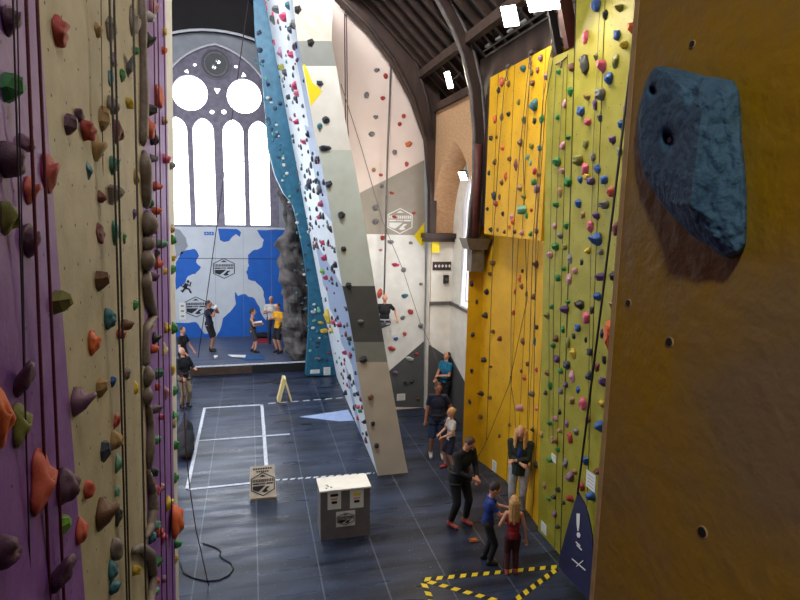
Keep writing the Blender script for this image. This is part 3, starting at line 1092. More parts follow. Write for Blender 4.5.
def hold_mesh(shape, color, var):
    key = (shape, color, var)
    if key in _hm:
        return _hm[key]
    r = random.Random(hash((shape, var)) % 1000 if False else sum(map(ord, shape)) * 7 + var * 31)
    mb = MB()
    if shape == 'wedge':
        n = 5 + var % 3
        base = []
        for i in range(n):
            a = 2 * math.pi * (i + r.uniform(-.2, .2)) / n
            base.append(V((.5 * math.cos(a), .5 * math.sin(a), 0)))
        mid = [V((p.x * r.uniform(.75, .95), p.y * r.uniform(.75, .95) + .04, r.uniform(.35, .6))) for p in base]
        top = [V((p.x * r.uniform(.25, .5) + .04, p.y * r.uniform(.2, .5) + .14, r.uniform(.85, 1.0))) for p in base]
        i0 = mb.mi(HM[color])
        mb.v = base + mid + top
        for k in range(2):
            for i in range(n):
                j = (i + 1) % n
                a, b_, c, d = k * n + i, k * n + j, (k + 1) * n + j, (k + 1) * n + i
                mb.f += [(a, b_, c), (a, c, d)]
                mb.m += [0, 0]; mb.sm += [False, False]
        mb.f.append(tuple(range(2 * n, 3 * n))); mb.m.append(0); mb.sm.append(False)
        mb.f.append(tuple(range(n))[::-1]); mb.m.append(0); mb.sm.append(False)
    else:
        na, nr = 18, 9
        mb.mi(HM[color])
        for k in range(nr + 1):
            t = k / nr * math.pi / 2
            for i in range(na):
                a = 2 * math.pi * i / na
                rad, z = math.cos(t), math.sin(t)
                if shape in ('ball', 'pebble', 'ribbed'):
                    rad = (math.cos(t) ** .75)
                    z = z ** .9
                x, y = .5 * rad * math.cos(a), .5 * rad * math.sin(a)
                if shape == 'club':
                    tt = k / nr
                    rad = (.36 + .25 * tt) if tt < .6 else math.sqrt(max(0, 1 - ((tt - .6) / .4) ** 2)) * .5
                    rad = rad * (1 if tt >= .25 else 1.1)
                    x, y = rad * math.cos(a) * .8, rad * math.sin(a) * .62
                    y += -.25 + .5 * tt
                    z = tt
                if shape == 'jug':
                    y += .22 * z
                    if math.sin(a) > .3 and .3 < k / nr < .8:
                        z -= .3 * math.sin(a); y -= .1
                if shape == 'pinch':
                    x *= .7 + .3 * abs(math.sin(a))
                    y *= 1.0
                    z *= .8 + .2 * math.cos(2 * a) + .0
                    x += .06 * math.sin(3 * y * 3 + var)
                if shape == 'ledge':
                    y += .25 * (z ** 2)
                    if math.sin(a) > 0:
                        y = y * (1 - .5 * z) + .1 * z
                if shape == 'ribbed':
                    z *= 1 + .09 * math.cos(18 * y + var)
                    x *= 1 + .06 * math.cos(18 * y + var)
                nn = noise.noise(V((x * 3 + var * 5, y * 3, z * 2 + var)))
                f_ = 1 + .28 * nn
                mb.v.append(V((x * f_, y * f_, max(0, z * f_) if k else 0)))
        for k in range(nr):
            for i in range(na):
                j = (i + 1) % na
                mb.f.append((k * na + i, k * na + j, (k + 1) * na + j, (k + 1) * na + i)); mb.m.append(0); mb.sm.append(True)
        mb.f.append(tuple(range(na))[::-1]); mb.m.append(0); mb.sm.append(False)
        e = nr * na
        mb.f.append(tuple(range(e, e + na))); mb.m.append(0); mb.sm.append(True)
    me = mb.mesh('climbing_hold')
    bm = bmesh.new(); bm.from_mesh(me)
    bmesh.ops.remove_doubles(bm, verts=bm.verts, dist=1e-4)
    bmesh.ops.recalc_face_normals(bm, faces=bm.faces)
    bm.to_mesh(me); bm.free()
    _hm[key] = me
    return me


_bolt = None


def bolt_mesh():
    global _bolt
    if _bolt is None:
        mb = MB()
        mb.tube([(0, 0, -.3), (0, 0, .04)], .09, M_STEEL, 8)
        mb.tube([(0, 0, .03), (0, 0, .06)], .05, M_BLACK, 6)
        _bolt = mb.mesh('bolt')
    return _bolt


REGISTRY = []      # (region key, colour, shape, px, py, object)


def place(key, x, y, w, h, color, shape, var=None, spin=None):
    d = ray(x, y)
    hit = SURF[key].ray_cast(EYE, d)
    for k in range(1, 7):
        if hit[0] is not None:
            break
        x_ = x + (k if key == 'FIN' else -k)
        d = ray(x_, y)
        hit = SURF[key].ray_cast(EYE, d)
    if hit[0] is None:
        print('MISS', key, x, y, color)
        return None
    p, n = hit[0], hit[1]
    if n.dot(d) > 0:
        n = -n
    depth = (p - EYE).dot(FW)
    mpx_ = depth / FPX
    s = abs(n.dot(d)); c = math.sqrt(max(0, 1 - s * s))
    wm, hm = w * mpx_, h * mpx_
    if s > .8:
        W, D = wm, .55 * min(wm, hm) + .01
    else:
        W = min(hm * .85, wm / max(s, .15) * .75)
        D = (wm - W * s * .7) / c
        D = max(.35 * W, min(D, 1.15 * max(W, hm * .6)))
        W = max(.35 * hm, (wm - D * c * .8) / s) if s > .4 else W
        W = min(W, hm * 1.3)
    # centre of the hold (half its height out) sits on the ray
    q = p + n * (D * .5)
    t = (q - EYE).dot(n) / d.dot(n)
    base = EYE + d * t - n * (D * .5)
    up = V((0, 0, 1)) - n * n.z
    up.normalize()
    rgt = up.cross(n)
    if var is None:
        var = int(x * 7 + y * 13) % 4
    rnd = random.Random(int(x * 31 + y * 17))
    ang = spin if spin is not None else rnd.uniform(-.35, .35)
    R = Matrix((rgt, up, n)).transposed() @ Matrix.Rotation(ang, 3, 'Z')
    M = Matrix.Translation(base - n * .002) @ R.to_4x4() @ Matrix.Diagonal((W, hm, D, 1))
    o = bpy.data.objects.new('climbing_hold', hold_mesh(shape, color, var))
    COL.objects.link(o)
    o.matrix_world = M
    REGISTRY.append([key, color, shape, x, y, o, w * h])
    if h >= 20 and w >= 12 and key != 'NPx' and shape not in ('wedge',):
        bo = bpy.data.objects.new('bolt', bolt_mesh())
        COL.objects.link(bo)
        bo.parent = o
        zt = {'club': .98, 'jug': .9, 'ledge': .85, 'pinch': .95}.get(shape, .97)
        bo.location = (0.0, .26 if shape in ('club', 'jug', 'ledge') else .05, zt)
        bo.scale = (.03 / W, .03 / hm, .6 * .03 / D)
    return o


def hl(key, text):
    for ln in text.strip().split(';'):
        t = ln.split()
        if not t:
            continue
        x, y, w, h = map(float, t[:4])
        place(key, x, y, w, h, t[4], t[5] if len(t) > 5 else ('ball', 'wedge', 'jug', 'pebble')[int(x + y) % 4])


hl('LP', '''14 21 19 28 plum jug;15 89 21 32 green wedge;14 160 24 34 plum ball;28 144 14 18 mauve ball;34 192 15 27 coral jug;
13 216 20 35 olive pinch;34 241 19 33 plum jug;26 377 23 38 plum club;5 416 18 62 orange pinch;25 425 19 42 olive pinch;
47 483 18 60 coral pinch;70 486 20 32 plum ball;67 525 11 22 lime wedge;8 551 24 34 plum ribbed;64 572 25 38 plum club''')
hl('LB', '''62 32 15 30 red ribbed;53 175 12 38 red jug;64 303 20 25 olive wedge;90 489 11 18 coral ball;83 531 11 24 coral ball;
108 514 19 30 brown jug;120 516 7 20 black pinch;106 452 12 26 navy wedge;120 464 9 18 seafoam jug;118 491 5 11 seafoam pebble;
118 549 12 22 stone ball;114 570 9 18 teal ball;116 587 11 15 teal jug;137 570 8 10 yellow pebble;111 319 11 20 teal ribbed;
96 344 13 24 orange jug;127 325 14 11 brown ball;121 334 9 11 red pebble;103 388 14 22 tan wedge;113 382 9 15 blue wedge;84 402 20 27 mauve jug;
136 306 6 12 green wedge;127 373 8 15 stone ball;136 388 6 14 yellow pebble;117 421 10 19 red jug;116 440 13 19 tan ball;
106 120 11 27 tan wedge;114 106 12 18 stone ball;120 131 9 26 maroon pinch;100 150 14 28 tan jug;90 172 10 22 teal pinch;101 197 11 13 maroon ball;
116 196 18 23 stone wedge;115 166 12 20 emerald jug;116 231 10 30 emerald pinch;124 238 6 13 green pebble;100 233 10 22 maroon ribbed;
103 281 15 23 brown wedge;135 215 6 13 purple wedge;137 177 7 15 tan pebble;98 31 11 18 tan jug;111 30 15 28 stone wedge;136 24 11 28 stone jug;
113 60 8 15 mauve pebble;111 78 8 20 teal wedge;131 66 12 22 grey club;123 76 9 16 green wedge;136 51 7 8 green pebble;130 103 9 12 yellow ball;
72 126 14 24 plum wedge;80 115 9 14 plum ball;89 130 14 22 red ribbed''')
hl('LF', '''155 9 9 18 rose jug;151 17 8 10 white pebble;151 41 9 14 black jug;160 97 8 22 coral ball;153 111 9 12 black wedge;
151 129 9 20 coral ball;155 139 8 13 navy ball;155 159 10 8 grey ledge;169 159 7 9 pink ball;159 187 11 9 coral jug;150 202 8 14 emerald ball;157 211 10 8 orange ball;
155 228 6 12 tan pebble;162 244 10 9 seafoam ball;160 264 9 12 coral jug;155 277 8 9 plum ball;158 254 6 10 black wedge;151 327 8 15 yellow wedge;
157 339 8 12 black jug;168 328 6 10 yellow ball;155 349 7 9 orange ball;166 350 6 14 cream pinch;160 374 8 12 emerald wedge;158 387 5 8 red pebble;
168 393 6 14 rose pinch;158 409 13 9 stone ledge;162 417 6 6 pink pebble;159 440 7 10 seafoam wedge;155 472 7 10 black ball;157 490 7 11 pink ball;
163 487 5 8 rose pebble;170 504 7 15 yellow jug;158 525 6 9 seafoam pebble;153 537 7 12 teal ball;160 532 7 10 coral ball;165 538 6 13 pink pinch;
159 562 9 12 green wedge;157 581 6 7 orange pebble;165 579 5 7 mauve pebble;155 592 9 14 seafoam jug;166 51 6 9 orange wedge;165 32 4 8 yellow pebble;165 121 5 8 tan pebble;
166 272 5 8 yellow wedge''')
hl('LE', '''175 166 6 8 grey wedge;176 240 5 9 green ball;176 270 5 10 green wedge;173 229 4 8 tan pebble;175 258 4 6 yellow pebble;176 328 6 11 green ball;
175 422 4 12 cream pebble;177 391 5 11 green wedge;177 418 5 13 green jug;178 445 5 9 green pebble;174 369 4 12 yellow pinch;178 478 5 10 green jug;178 544 6 8 green pebble;
174 560 7 11 yellow ball;174 530 4 7 cream pebble;181 521 10 29 orange ball''')
hl('OL', '''595 5 9 13 blue ball;604 15 7 10 black wedge;618 8 8 7 olive ledge;584 37 8 15 pink wedge;630 28 9 12 orange wedge;616 35 7 10 blue ball;
623 45 8 8 yellow pebble;583 64 10 21 black ribbed;595 57 5 7 olive jug;614 62 8 13 olive jug;600 66 11 14 pink wedge;607 79 10 11 blue jug;
570 67 7 9 brown ball;558 72 5 5 green pebble;569 92 7 10 green wedge;599 94 10 12 grey ribbed;586 97 7 6 tan ledge;580 111 8 10 blue ball;
594 105 6 12 purple wedge;629 84 5 8 emerald pebble;564 104 5 8 rose pebble;557 117 5 6 green pebble;587 122 7 7 pink ball;599 118 6 9 navy wedge;
620 125 8 10 blue jug;625 110 6 11 mauve ball;567 138 7 5 green wedge;562 146 6 8 rose ball;585 144 6 9 olive ball;611 140 8 9 purple jug;628 138 5 10 maroon wedge;
556 162 8 9 green ball;577 160 10 11 olive ribbed;592 157 6 8 grey ball;561 171 6 5 rose pebble;567 182 8 10 green ball;584 169 8 12 pink ball;
596 169 8 10 blue wedge;586 177 6 7 yellow pebble;590 181 8 8 purple ball;579 180 6 8 blue jug;603 180 8 9 blue ball;619 152 6 8 grey ball;
559 192 6 12 tan jug;610 192 8 10 coral ball;624 191 6 11 coral jug;577 204 8 10 blue wedge;603 205 10 8 grey ribbed;555 205 7 6 green wedge;
595 216 8 8 purple jug;582 215 5 7 tan pebble;589 227 8 13 pink wedge;615 229 7 14 maroon ball;621 217 4 6 teal pebble;565 226 6 8 green wedge;554 226 5 6 rose pebble;
559 236 6 7 grey jug;594 240 13 13 blue jug;620 243 5 9 pink ball;554 247 8 9 green jug;564 247 5 6 olive pebble;587 251 6 6 yellow ball;600 252 6 6 grey ball;
549 255 6 7 rose ball;569 259 6 11 grey pinch;581 262 4 7 black pebble;574 271 6 7 rose ball;563 269 5 5 green pebble;557 278 6 7 green ball;568 280 7 11 rose jug;
599 277 10 8 purple ball;612 277 9 11 black jug;620 265 4 7 purple pebble;596 297 9 9 blue jug;551 307 5 5 green pebble;546 316 6 7 olive jug;
563 310 10 9 purple wedge;567 302 6 4 green ledge;578 305 10 10 black jug;591 310 5 9 black pinch;611 305 6 9 tan jug;585 318 8 12 pink ball;577 328 6 8 blue ball;
562 330 5 7 green jug;555 339 6 7 brown ball;573 336 4 6 black pebble;567 343 6 11 olive ball;585 340 4 7 black wedge;601 334 5 11 navy pinch;552 346 6 6 green wedge;
572 354 7 11 yellow jug;556 359 6 8 purple ball;566 365 7 9 navy ball;589 352 6 8 navy ball;603 360 6 10 black wedge;596 367 6 11 maroon pinch;560 371 5 6 green pebble;
571 377 7 13 rose pinch;588 376 7 9 navy ball;601 382 9 11 purple wedge;546 373 6 7 tan wedge;549 386 6 10 green wedge;565 385 5 6 purple pebble;560 391 5 7 grey pebble;
577 390 5 9 blue pinch;545 393 4 5 black pebble;571 400 6 9 tan ball;582 404 8 13 pink ball;601 404 8 9 yellow jug;559 412 4 6 black pebble;554 419 6 7 rose wedge;
549 423 5 5 green pebble;566 424 5 9 mauve pinch;587 420 6 7 maroon ball;575 432 6 9 grey jug;598 427 12 12 blue pinch;559 431 5 5 tan pebble;540.8 435 4 7 tan ball;
553 440 8 8 tan ribbed;569 438 6 11 red ribbed;557 450 5 5 green wedge;549 460 6 5 green pebble;564 464 7 11 grey pinch;584 461 8 10 blue wedge;
569 477 8 11 mauve ball;574 472 5 6 tan pebble;596 472 8 6 maroon ledge;581 487 6 9 red ball;569 499 8 8 red wedge;589 497 11 9 blue ledge;
544 486 4 9 tan pinch;557 490 6 6 black wedge;553 497 5 4 black pebble;548 499 4 4 green pebble;554 514 5 7 mauve ball;563 503 4 4 black ball;557 527 5 4 black pebble;
608 338 15 36 orange wedge''')
hl('AU', '''501 82 5 9 coral ball;498 90 4 6 black pebble;508 84 4 6 brown pebble;522 69 7 7 teal wedge;531 72 4 6 olive pebble;537 70 4 7 maroon pebble;
540 58 5 7 mauve ball;532 83 5 6 brown ball;546 77 8 8 rose wedge;518 102 4 6 olive pebble;533 105 9 11 teal ball;508 114 4 5 black pebble;
501 117 4 7 brown pebble;494 119 4 8 orange ball;523 120 6 8 olive wedge;534 121 4 6 black pebble;541 119 5 9 green ball;490.5 138 4 5 black ball;
496 137 3 4 brown pebble;519 143 6 7 brown jug;531 146 5 6 olive ball;539 148 5 6 teal ball;502 148 4 5 orange pebble;494 162 4 6 brown pebble;
509 159 4 5 brown ball;515 165 5 12 maroon pinch;527 157 4 5 seafoam pebble;530 163 3 6 seafoam pebble;534 171 5 7 red ball;538 175 4 4 brown pebble;
505 176 4 10 coral pinch;501 183 4 6 brown jug;533 182 6 7 green ball;519 188 6 8 tan jug;536 189 6 9 mauve ball;488.5 173 3 5 black pebble;493 196 5 9 black jug;
499 197 3 6 brown pebble;523 197 5 6 olive jug;495 204 5 6 red jug;487 209 3 4 black pebble;521 210 10 9 seafoam ball;531 210 3 4 red pebble;502 214 4 6 black wedge;
511 217 4 6 rose ball;526 216 4 7 green wedge;512 222 5 7 orange wedge;490 230 5 6 black wedge;497 230 3 5 brown wedge;504 232 3 4 black pebble;509 227 3 5 orange pebble;
514 232 4 5 brown wedge;521 233 5 5 rose pebble;530 234 4 5 green pebble;536 231 4 6 brown pebble''')
hl('AL', '''492 263 6 5 brown ball;489 274 5 5 brown wedge;486 292 5 6 black ball;535 265 6 8 maroon jug;522 271 3 4 black pebble;519 279 4 8 coral pinch;
521 287 4 6 brown jug;515 291 4 9 red pinch;526 294 3 6 brown pebble;533 297 5 6 brown ball;484 316 7 6 black jug;513 313 4 5 red pebble;492 332 6 4 brown ledge;
499 339 5 5 maroon ball;522 341 5 8 brown pinch;536 327 4 5 black pebble;534 342 3 8 teal pinch;483 360 6 5 black ball;490 367 5 3 brown ledge;527 364 4 5 brown pebble;
521 371 3 4 brown pebble;524 378 4 5 coral ball;536 370 3 5 red ball;511 377 3 4 brown pebble;480 394 7 5 black jug;489 398 7 4 brown ledge;
531 394 7 7 grey wedge;519 408 9 7 rose ball;536 409 3 4 pink pebble;479.5 417 6 5 brown wedge;532 430 4 5 black jug;509 425 3 4 brown pebble;499 436 3 4 brown pebble;
535 465 5 8 black wedge;477 302 3 5 black pebble;473 335 4 5 black ball;472 371 4 6 black wedge;470 402 3 5 black pebble;472 284 4 6 black jug''')
hl('FW', '''377 70 6 4 grey ledge;386 76 5 6 red wedge;367 95 5 6 grey ball;383 98 5 4 red ledge;376 117 5 4 grey jug;404 116 4 4 red pebble;400 124 4 4 red pebble;
372 134 6 5 grey ball;409 144 8 6 orange wedge;391 62 5 12 brown pinch;395 152 5 5 grey ball;407 164 4 5 red ball;374 170 4 4 tan pebble;381 175 4 3 red pebble;
382 186 5 5 grey wedge;392 193 5 3 red ledge;376 208 6 6 grey jug;414 213 4 3 red pebble;395 217 5 3 red ledge;376 222 6 6 grey jug;
383 238 5 5 red jug;391 242 8 5 grey wedge;411 243 4 3 grey pebble;381 250 4 3 rose pebble;396 265 8 4 magenta ledge;404 270 5 5 grey pebble;421 284 4 3 grey pebble;
405 296 7 5 teal ledge;380 294 5 10 coral jug;411 312 7 6 red wedge;403 318 6 5 grey wedge;421 326 5 5 grey ball;405 334 4 4 red pebble;396 339 5 4 blue ledge;
392 349 8 5 red ledge;410 359 9 4 white ledge;417 354 4 3 red pebble;396 373 5 4 mauve ledge;406 383 4 4 black pebble;412 382 4 3 black ledge;418 399 5 3 brown ledge''')
hl('FIN', '''298 9 8 9 black wedge;311 42 8 8 black wedge;320 83 8 6 navy wedge;326 120 7 7 navy jug;320 126 5 6 teal ball;325 148 12 6 navy ledge;329 184 8 8 navy wedge;
342 215 7 7 black ball;344 249 6 6 black wedge;349 286 6 7 black jug;361 322 6 5 grey jug;364 360 8 7 black ledge;371 398 7 7 brown wedge;373 424 4 5 black pebble;377 446 5 5 black ball''')

# the long chain of tufas between the beige and far purple bays


def leftpt(x, y, out=0.0):
    d = ray(x, y)
    for k in ('LB', 'LF'):
        h = SURF[k].ray_cast(EYE, d)
        if h[0] is not None:
            n = h[1] if h[1].dot(d) < 0 else -h[1]
            return h[0] + n * out, (h[0] - EYE).dot(FW)
    p = at(x, y, 0, -1.0)
    return p, (p - EYE).dot(FW)


def tufa(pts, label, rib=False):
    P, R_ = [], []
    raw = []
    for i in range(len(pts) - 1):
        for k in range(6):
            t = k / 6
            t2 = (1 - math.cos(math.pi * t)) / 2
            raw.append((pts[i][0] + (pts[i + 1][0] - pts[i][0]) * t, pts[i][1] + (pts[i + 1][1] - pts[i][1]) * t,
                        pts[i][2] + (pts[i + 1][2] - pts[i][2]) * t2))
    raw.append(pts[-1])
    for i, (x, y, r) in enumerate(raw):
        p, dep = leftpt(x - r * .6, y, 0)
        rr = r * dep / FPX
        p = p + V((rr * .55, 0, 0))
        P.append(p)
        k = 1
        if rib and i % 2:
            k = .82
        if i in (0, len(raw) - 1):
            k *= .3
        R_.append(rr * k)
    mb = MB()
    mb.tube(P, R_, HM['stone'], 14)
    o = mb.obj('tufa_hold')
    return tag(o, label, 'climbing hold', 'grey brown tufas on the left climbing wall')


tufa([(141, -12, 4), (142, 20, 5), (143, 60, 4), (144, 100, 5), (143, 146, 5)], 'grey brown tufa column highest in the chain on the left wall')
tufa([(144, 150, 3), (145, 166, 7), (146, 190, 6), (146, 208, 4)], 'grey brown tufa bulge just above the largest tufa ball')
tufa([(147, 210, 3), (149, 224, 9.5), (148, 236, 3.5)], 'largest round grey brown tufa ball of the chain on the left wall')
tufa([(148, 236, 3), (148, 243, 7.5), (147, 250, 3.5), (147, 260, 8), (147, 271, 3.5)], 'two joined grey brown tufa knobs under the largest tufa ball')
tufa([(147, 272, 4), (146, 282, 6), (148, 298, 6), (152, 309, 5), (154, 316, 4), (146, 328, 4), (145, 350, 4), (146, 366, 5)], 'crooked grey brown tufa ribbon kinked to the right, halfway down')
tufa([(147, 366, 3), (148, 376, 6.5), (147, 387, 3), (147, 396, 6), (148, 404, 3.5)], 'pair of rounded grey brown tufa knobs below the crooked ribbon')
tufa([(148, 405, 4), (150, 425, 4), (150, 450, 5), (149, 470, 3)], 'slim straight grey brown tufa stem above the ribbed arch')
tufa([(148, 470, 3), (152, 490, 5), (153, 510, 6), (150, 528, 5), (146, 538, 3)], 'ribbed grey arched tufa low on the left wall', True)
tufa([(133, 551, 4), (141, 548, 5), (150, 556, 6), (153, 575, 5), (150, 600, 5), (147, 615, 4)], 'hook shaped grey tufa lowest in the chain on the left wall')

# --- scattered small holds on the long side of the fin: counted beyond the individually built ones
rnd = random.Random(12)


def finside(t, z):
    """point on the fin side face: t 0 front .. 1 far, at height z"""
    for i in range(len(FL) - 1):
        if FL[i].z >= z >= FL[i + 1].z:
            k = (FL[i].z - z) / (FL[i].z - FL[i + 1].z)
            return lerp(lerp(FL[i], FL[i + 1], k), lerp(BL[i], BL[i + 1], k), t)
    return lerp(FL[-1], BL[-1], t)


side_named = '''275 10 7 8 black wedge;283 17 6 9 magenta ball;272 20 5 10 black wedge;287 6 5 8 teal wedge;292 26 5 7 black wedge;289 30 5 8 navy wedge;279 53 5 10 mauve pinch;290 55 6 7 magenta wedge;
294 86 5 8 magenta ball;296 94 5 7 pink wedge;284 73 5 8 black wedge;288 97 4 5 black pebble;296 122 5 5 magenta ball;307 135 4 7 navy jug;303 142 6 5 pink ledge;281 68 6 7 olive wedge;
308 185 5 12 navy pinch;319 190 5 7 grey ball;316 181 4 6 navy ball;320 204 5 6 pink ball;319 217 6 5 pink ball;322 243 5 6 magenta wedge;324 258 5 6 magenta ball;322 272 5 5 lime wedge;
325 278 5 5 magenta wedge;330 230 4 8 black wedge;335 265 4 6 black ball;339 325 5 5 magenta ball;344 353 5 5 magenta wedge;349 339 5 5 black wedge;358 407 4 4 pink ball;357 394 4 5 black wedge;
360 411 4 4 green pebble;364 422 4 4 black pebble;349 377 4 5 black pebble;345 393 4 5 navy pebble;327 317 5 14 yellow ball;333 322 4 5 pink ball;331 331 4 6 yellow jug'''
hl('FIN', side_named)
sc_mb = mb = MB()
cols = ['black', 'navy', 'navy', 'black', 'magenta', 'teal', 'grey', 'maroon']
for i in range(210):
    t = rnd.random() ** 1.2 * .97 + .01
    z = rnd.uniform(.4, 9.9) if t < .4 else rnd.uniform(.4, 12)
    p = finside(t, z)
    s_ = rnd.uniform(.028, .065)
    c_ = rnd.choice(cols)
    k0 = len(mb.v)
    mb.ell(p + V((-.01, 0, 0)), (s_ * .9, s_ * 1.2, s_ * rnd.uniform(.8, 1.6)), HM[c_], n=7, k=5)
# teal wall holds
hl('TE', '''260 32 4 5 navy wedge;260 50 5 5 navy jug;258 33 3 4 navy pebble;268 84 5 5 navy wedge;275 108 4 4 navy pebble;268 119 4 4 navy ball;263 61 3 3 navy pebble;
272 129 3 3 navy pebble;280 103 4 4 navy ball;284 165 4 4 white pebble;297 190 3 4 navy pebble;309 232 4 4 white pebble;309 245 4 3 navy ledge;313 312 5 3 white ledge;319 311 4 4 seafoam pebble;
314 321 4 3 seafoam ledge;321 323 6 3 yellow ledge;324 331 8 5 yellow ball;313 328 4 3 white pebble;318 342 5 3 navy ledge;318 359 6 3 grey ledge;326 337 4 3 teal ledge;329 353 5 3 maroon ledge''')
for i in range(70):
    z = rnd.uniform(.4, 11.5)
    q = finside(1, z)
    p = V((q.x - rnd.uniform(.08, .9 if z < 4 else .35), TY - .01, z))
    mb.ell(p, (rnd.uniform(.03, .07), .05, rnd.uniform(.03, .06)), HM[rnd.choice(['seafoam', 'white', 'navy', 'teal', 'teal'])], n=6, k=4)

# ---- labels: what sets each hold apart on its wall
RN = dict(LP='the near purple bay', LB='the beige bay', LF='the far purple bay', LE='the narrow cream bay', OL='the olive wall', AU='the upper amber box',
          AL='the lower amber wall', FW='the far white wall', FIN='the fin', TE='the teal wall')
ORD = ['', 'topmost', 'second from top', 'third from top', 'fourth from top', 'fifth from top', 'sixth from top', 'seventh from top', 'eighth from top',
       'ninth from top', 'tenth from top', '11th from top', '12th from top', '13th from top', '14th from top', '15th from top']
from collections import defaultdict
grp = defaultdict(list)
fin_front = set(id(r[5]) for r in REGISTRY if r[0] == 'FIN')
for r in REGISTRY:
    grp[(r[0], r[1], r[2])].append(r)
for (k, c, s_), rs_ in grp.items():
    rs_.sort(key=lambda r: r[4])
    cw, sw = CW.get(c, c), SHW[s_]
    for i, r in enumerate(rs_):
        n = len(rs_)
        if n == 1:
            t = '%s %s climbing hold, the only one such on %s' % (cw, sw, RN[k])
        elif i == n - 1:
            t = '%s %s hold, lowest of %d such on %s' % (cw, sw, n, RN[k])
        else:
            t = '%s %s hold on %s, %s of %d' % (cw, sw, RN[k], ORD[i + 1], n)
        tag(r[5], t, 'climbing hold', 'holds on ' + RN[k])
# the 300 largest in view stay single things, all the tiny rest is one mass
small = sorted(REGISTRY, key=lambda r: -r[6])[296:]
for r in small:
    o = r[5]
    k0 = len(sc_mb.v)
    mi_ = sc_mb.mi(o.data.materials[0])
    sc_mb.v += [o.matrix_world @ v.co for v in o.data.vertices]
    for p_ in o.data.polygons:
        sc_mb.f.append(tuple(k0 + i for i in p_.vertices)); sc_mb.m.append(mi_); sc_mb.sm.append(p_.use_smooth)
    bpy.data.objects.remove(o)
tag(sc_mb.obj('climbing_holds'), 'all the tiniest holds scattered over the fin, the teal wall and the other far walls', 'climbing holds', kind='stuff')

# ---- the big blue hold on the near panel
BO = [(655, 67), (662, 66), (684, 70), (706, 76), (722, 78), (734, 81), (739, 90), (741, 112), (742, 140), (745, 165), (747, 195), (747, 225), (746, 245), (739, 254), (728, 258), (719, 254),
      (708, 246), (690, 234), (676, 220), (661, 203), (651, 188), (643, 172), (638, 150), (637, 125), (640, 103), (645, 84), (650, 73)]


def npx_at(x, y, hgt):
    return at(x, y, 0, NPX - hgt)


dense = []
for i in range(len(BO)):
    a, c = BO[i], BO[(i + 1) % len(BO)]
    for k in range(6):
        dense.append((a[0] + (c[0] - a[0]) * k / 6, a[1] + (c[1] - a[1]) * k / 6))
ra, rb = (702, 108), (690, 205)
NRG = 46
mb = MB()
mb.mats = [mat('blue_hold_resin', (66, 104, 128), 0.8, (34, 70, 96), 7, 0.8, 0.6, 45)]
dents = [(653, 91, 3.5, .03, 1.5), (692, 96, 6, .02, 1.7), (669, 139, 6.5, .045, 1.3)]
nd = len(dense)
for s_i in range(NRG + 1):
    s_ = s_i / NRG
    for (x, y) in dense:
        t = ((x - ra[0]) * (rb[0] - ra[0]) + (y - ra[1]) * (rb[1] - ra[1])) / ((rb[0] - ra[0]) ** 2 + (rb[1] - ra[1]) ** 2)
        t = max(0, min(1, t))
        cx, cy = ra[0] + (rb[0] - ra[0]) * t, ra[1] + (rb[1] - ra[1]) * t
        px, py = cx + (x - cx) * s_, cy + (y - cy) * s_
        h = .035 + .062 * (1 - s_)
        if s_ > .93:
            h -= .012 * ((s_ - .93) / .07) ** 2
        h += .0035 * noise.fractal(V((px * .12, py * .12, 0)), 1, 2, 4)
        if px > 698:
            h += .006 * noise.noise(V((px * .09, py * .07, 4)))
        for dx, dy, r_, dp, asp in dents:
            q = ((px - dx) / r_) ** 2 + ((py - dy) / (r_ * asp)) ** 2
            h -= dp * math.exp(-q * 1.2)
        mb.v.append(npx_at(px, py, max(.004, h)))
for (x, y) in dense:
    mb.v.append(npx_at(x, y, -.002))
for s_i in range(NRG + 1):
    for k in range(nd):
        q = (k + 1) % nd
        mb.f.append((s_i * nd + k, s_i * nd + q, (s_i + 1) * nd + q, (s_i + 1) * nd + k)); mb.m.append(0); mb.sm.append(s_i < NRG)
big = mb.obj('climbing_hold')
tag(big, 'huge dusty blue hold with finger pockets on the near ochre panel', 'climbing hold')
b = MB()
p = npx_at(669, 140, .045)
b.tube([p + V((.012, 0, 0)), p + V((.0, 0, 0))], .006, M_STEEL, 8)
b.obj('bolt', big)

# ================================================================== PEOPLE
M_SKIN = mat('skin', (208, 150, 122), 0.55, (190, 128, 102), 12, 0.4)
M_SKIN2 = mat('skin_tanned', (180, 120, 92), 0.55, (160, 104, 80), 12, 0.4)


def cloth(name, c):
    return mat('cloth_' + name, c, 0.85, tuple(int(v * .7) for v in c), 14, 0.5, 0.2, 40)


C_NAVY = cloth('navy', (30, 36, 62)); C_BLACK = cloth('black', (24, 24, 30)); C_BLUE = cloth('blue', (26, 52, 128))
C_TURQ = cloth('turquoise', (30, 128, 172)); C_YEL = cloth('yellow', (232, 168, 20)); C_WHT = cloth('white', (222, 216, 212))
C_RED = cloth('red', (150, 26, 36)); C_GREEN = cloth('dark_green', (34, 44, 34)); C_GREY = cloth('light_grey', (168, 166, 172))
C_DGREY = cloth('charcoal', (62, 64, 72)); C_KHAKI = cloth('khaki', (150, 132, 104)); C_DENIM = cloth('denim', (36, 56, 92)); C_WINE = cloth('wine', (74, 26, 34))
H_DARK = mat('hair_dark', (34, 26, 24), 0.6, (58, 42, 34), 30, 0.5)
H_BROWN = mat('hair_brown', (84, 54, 36), 0.6, (50, 34, 24), 30, 0.5)
H_BLOND = mat('hair_blond', (206, 160, 100), 0.55, (150, 106, 58), 30, 0.6)
H_GREY = mat('hair_grey', (186, 178, 172), 0.6, (150, 142, 138), 30, 0.5)
M_SHOE = mat('shoe_black', (28, 28, 32), 0.5)
M_SHOEW = mat('shoe_white', (206, 206, 210), 0.5)
M_SHOER = mat('shoe_red', (170, 70, 60), 0.5)


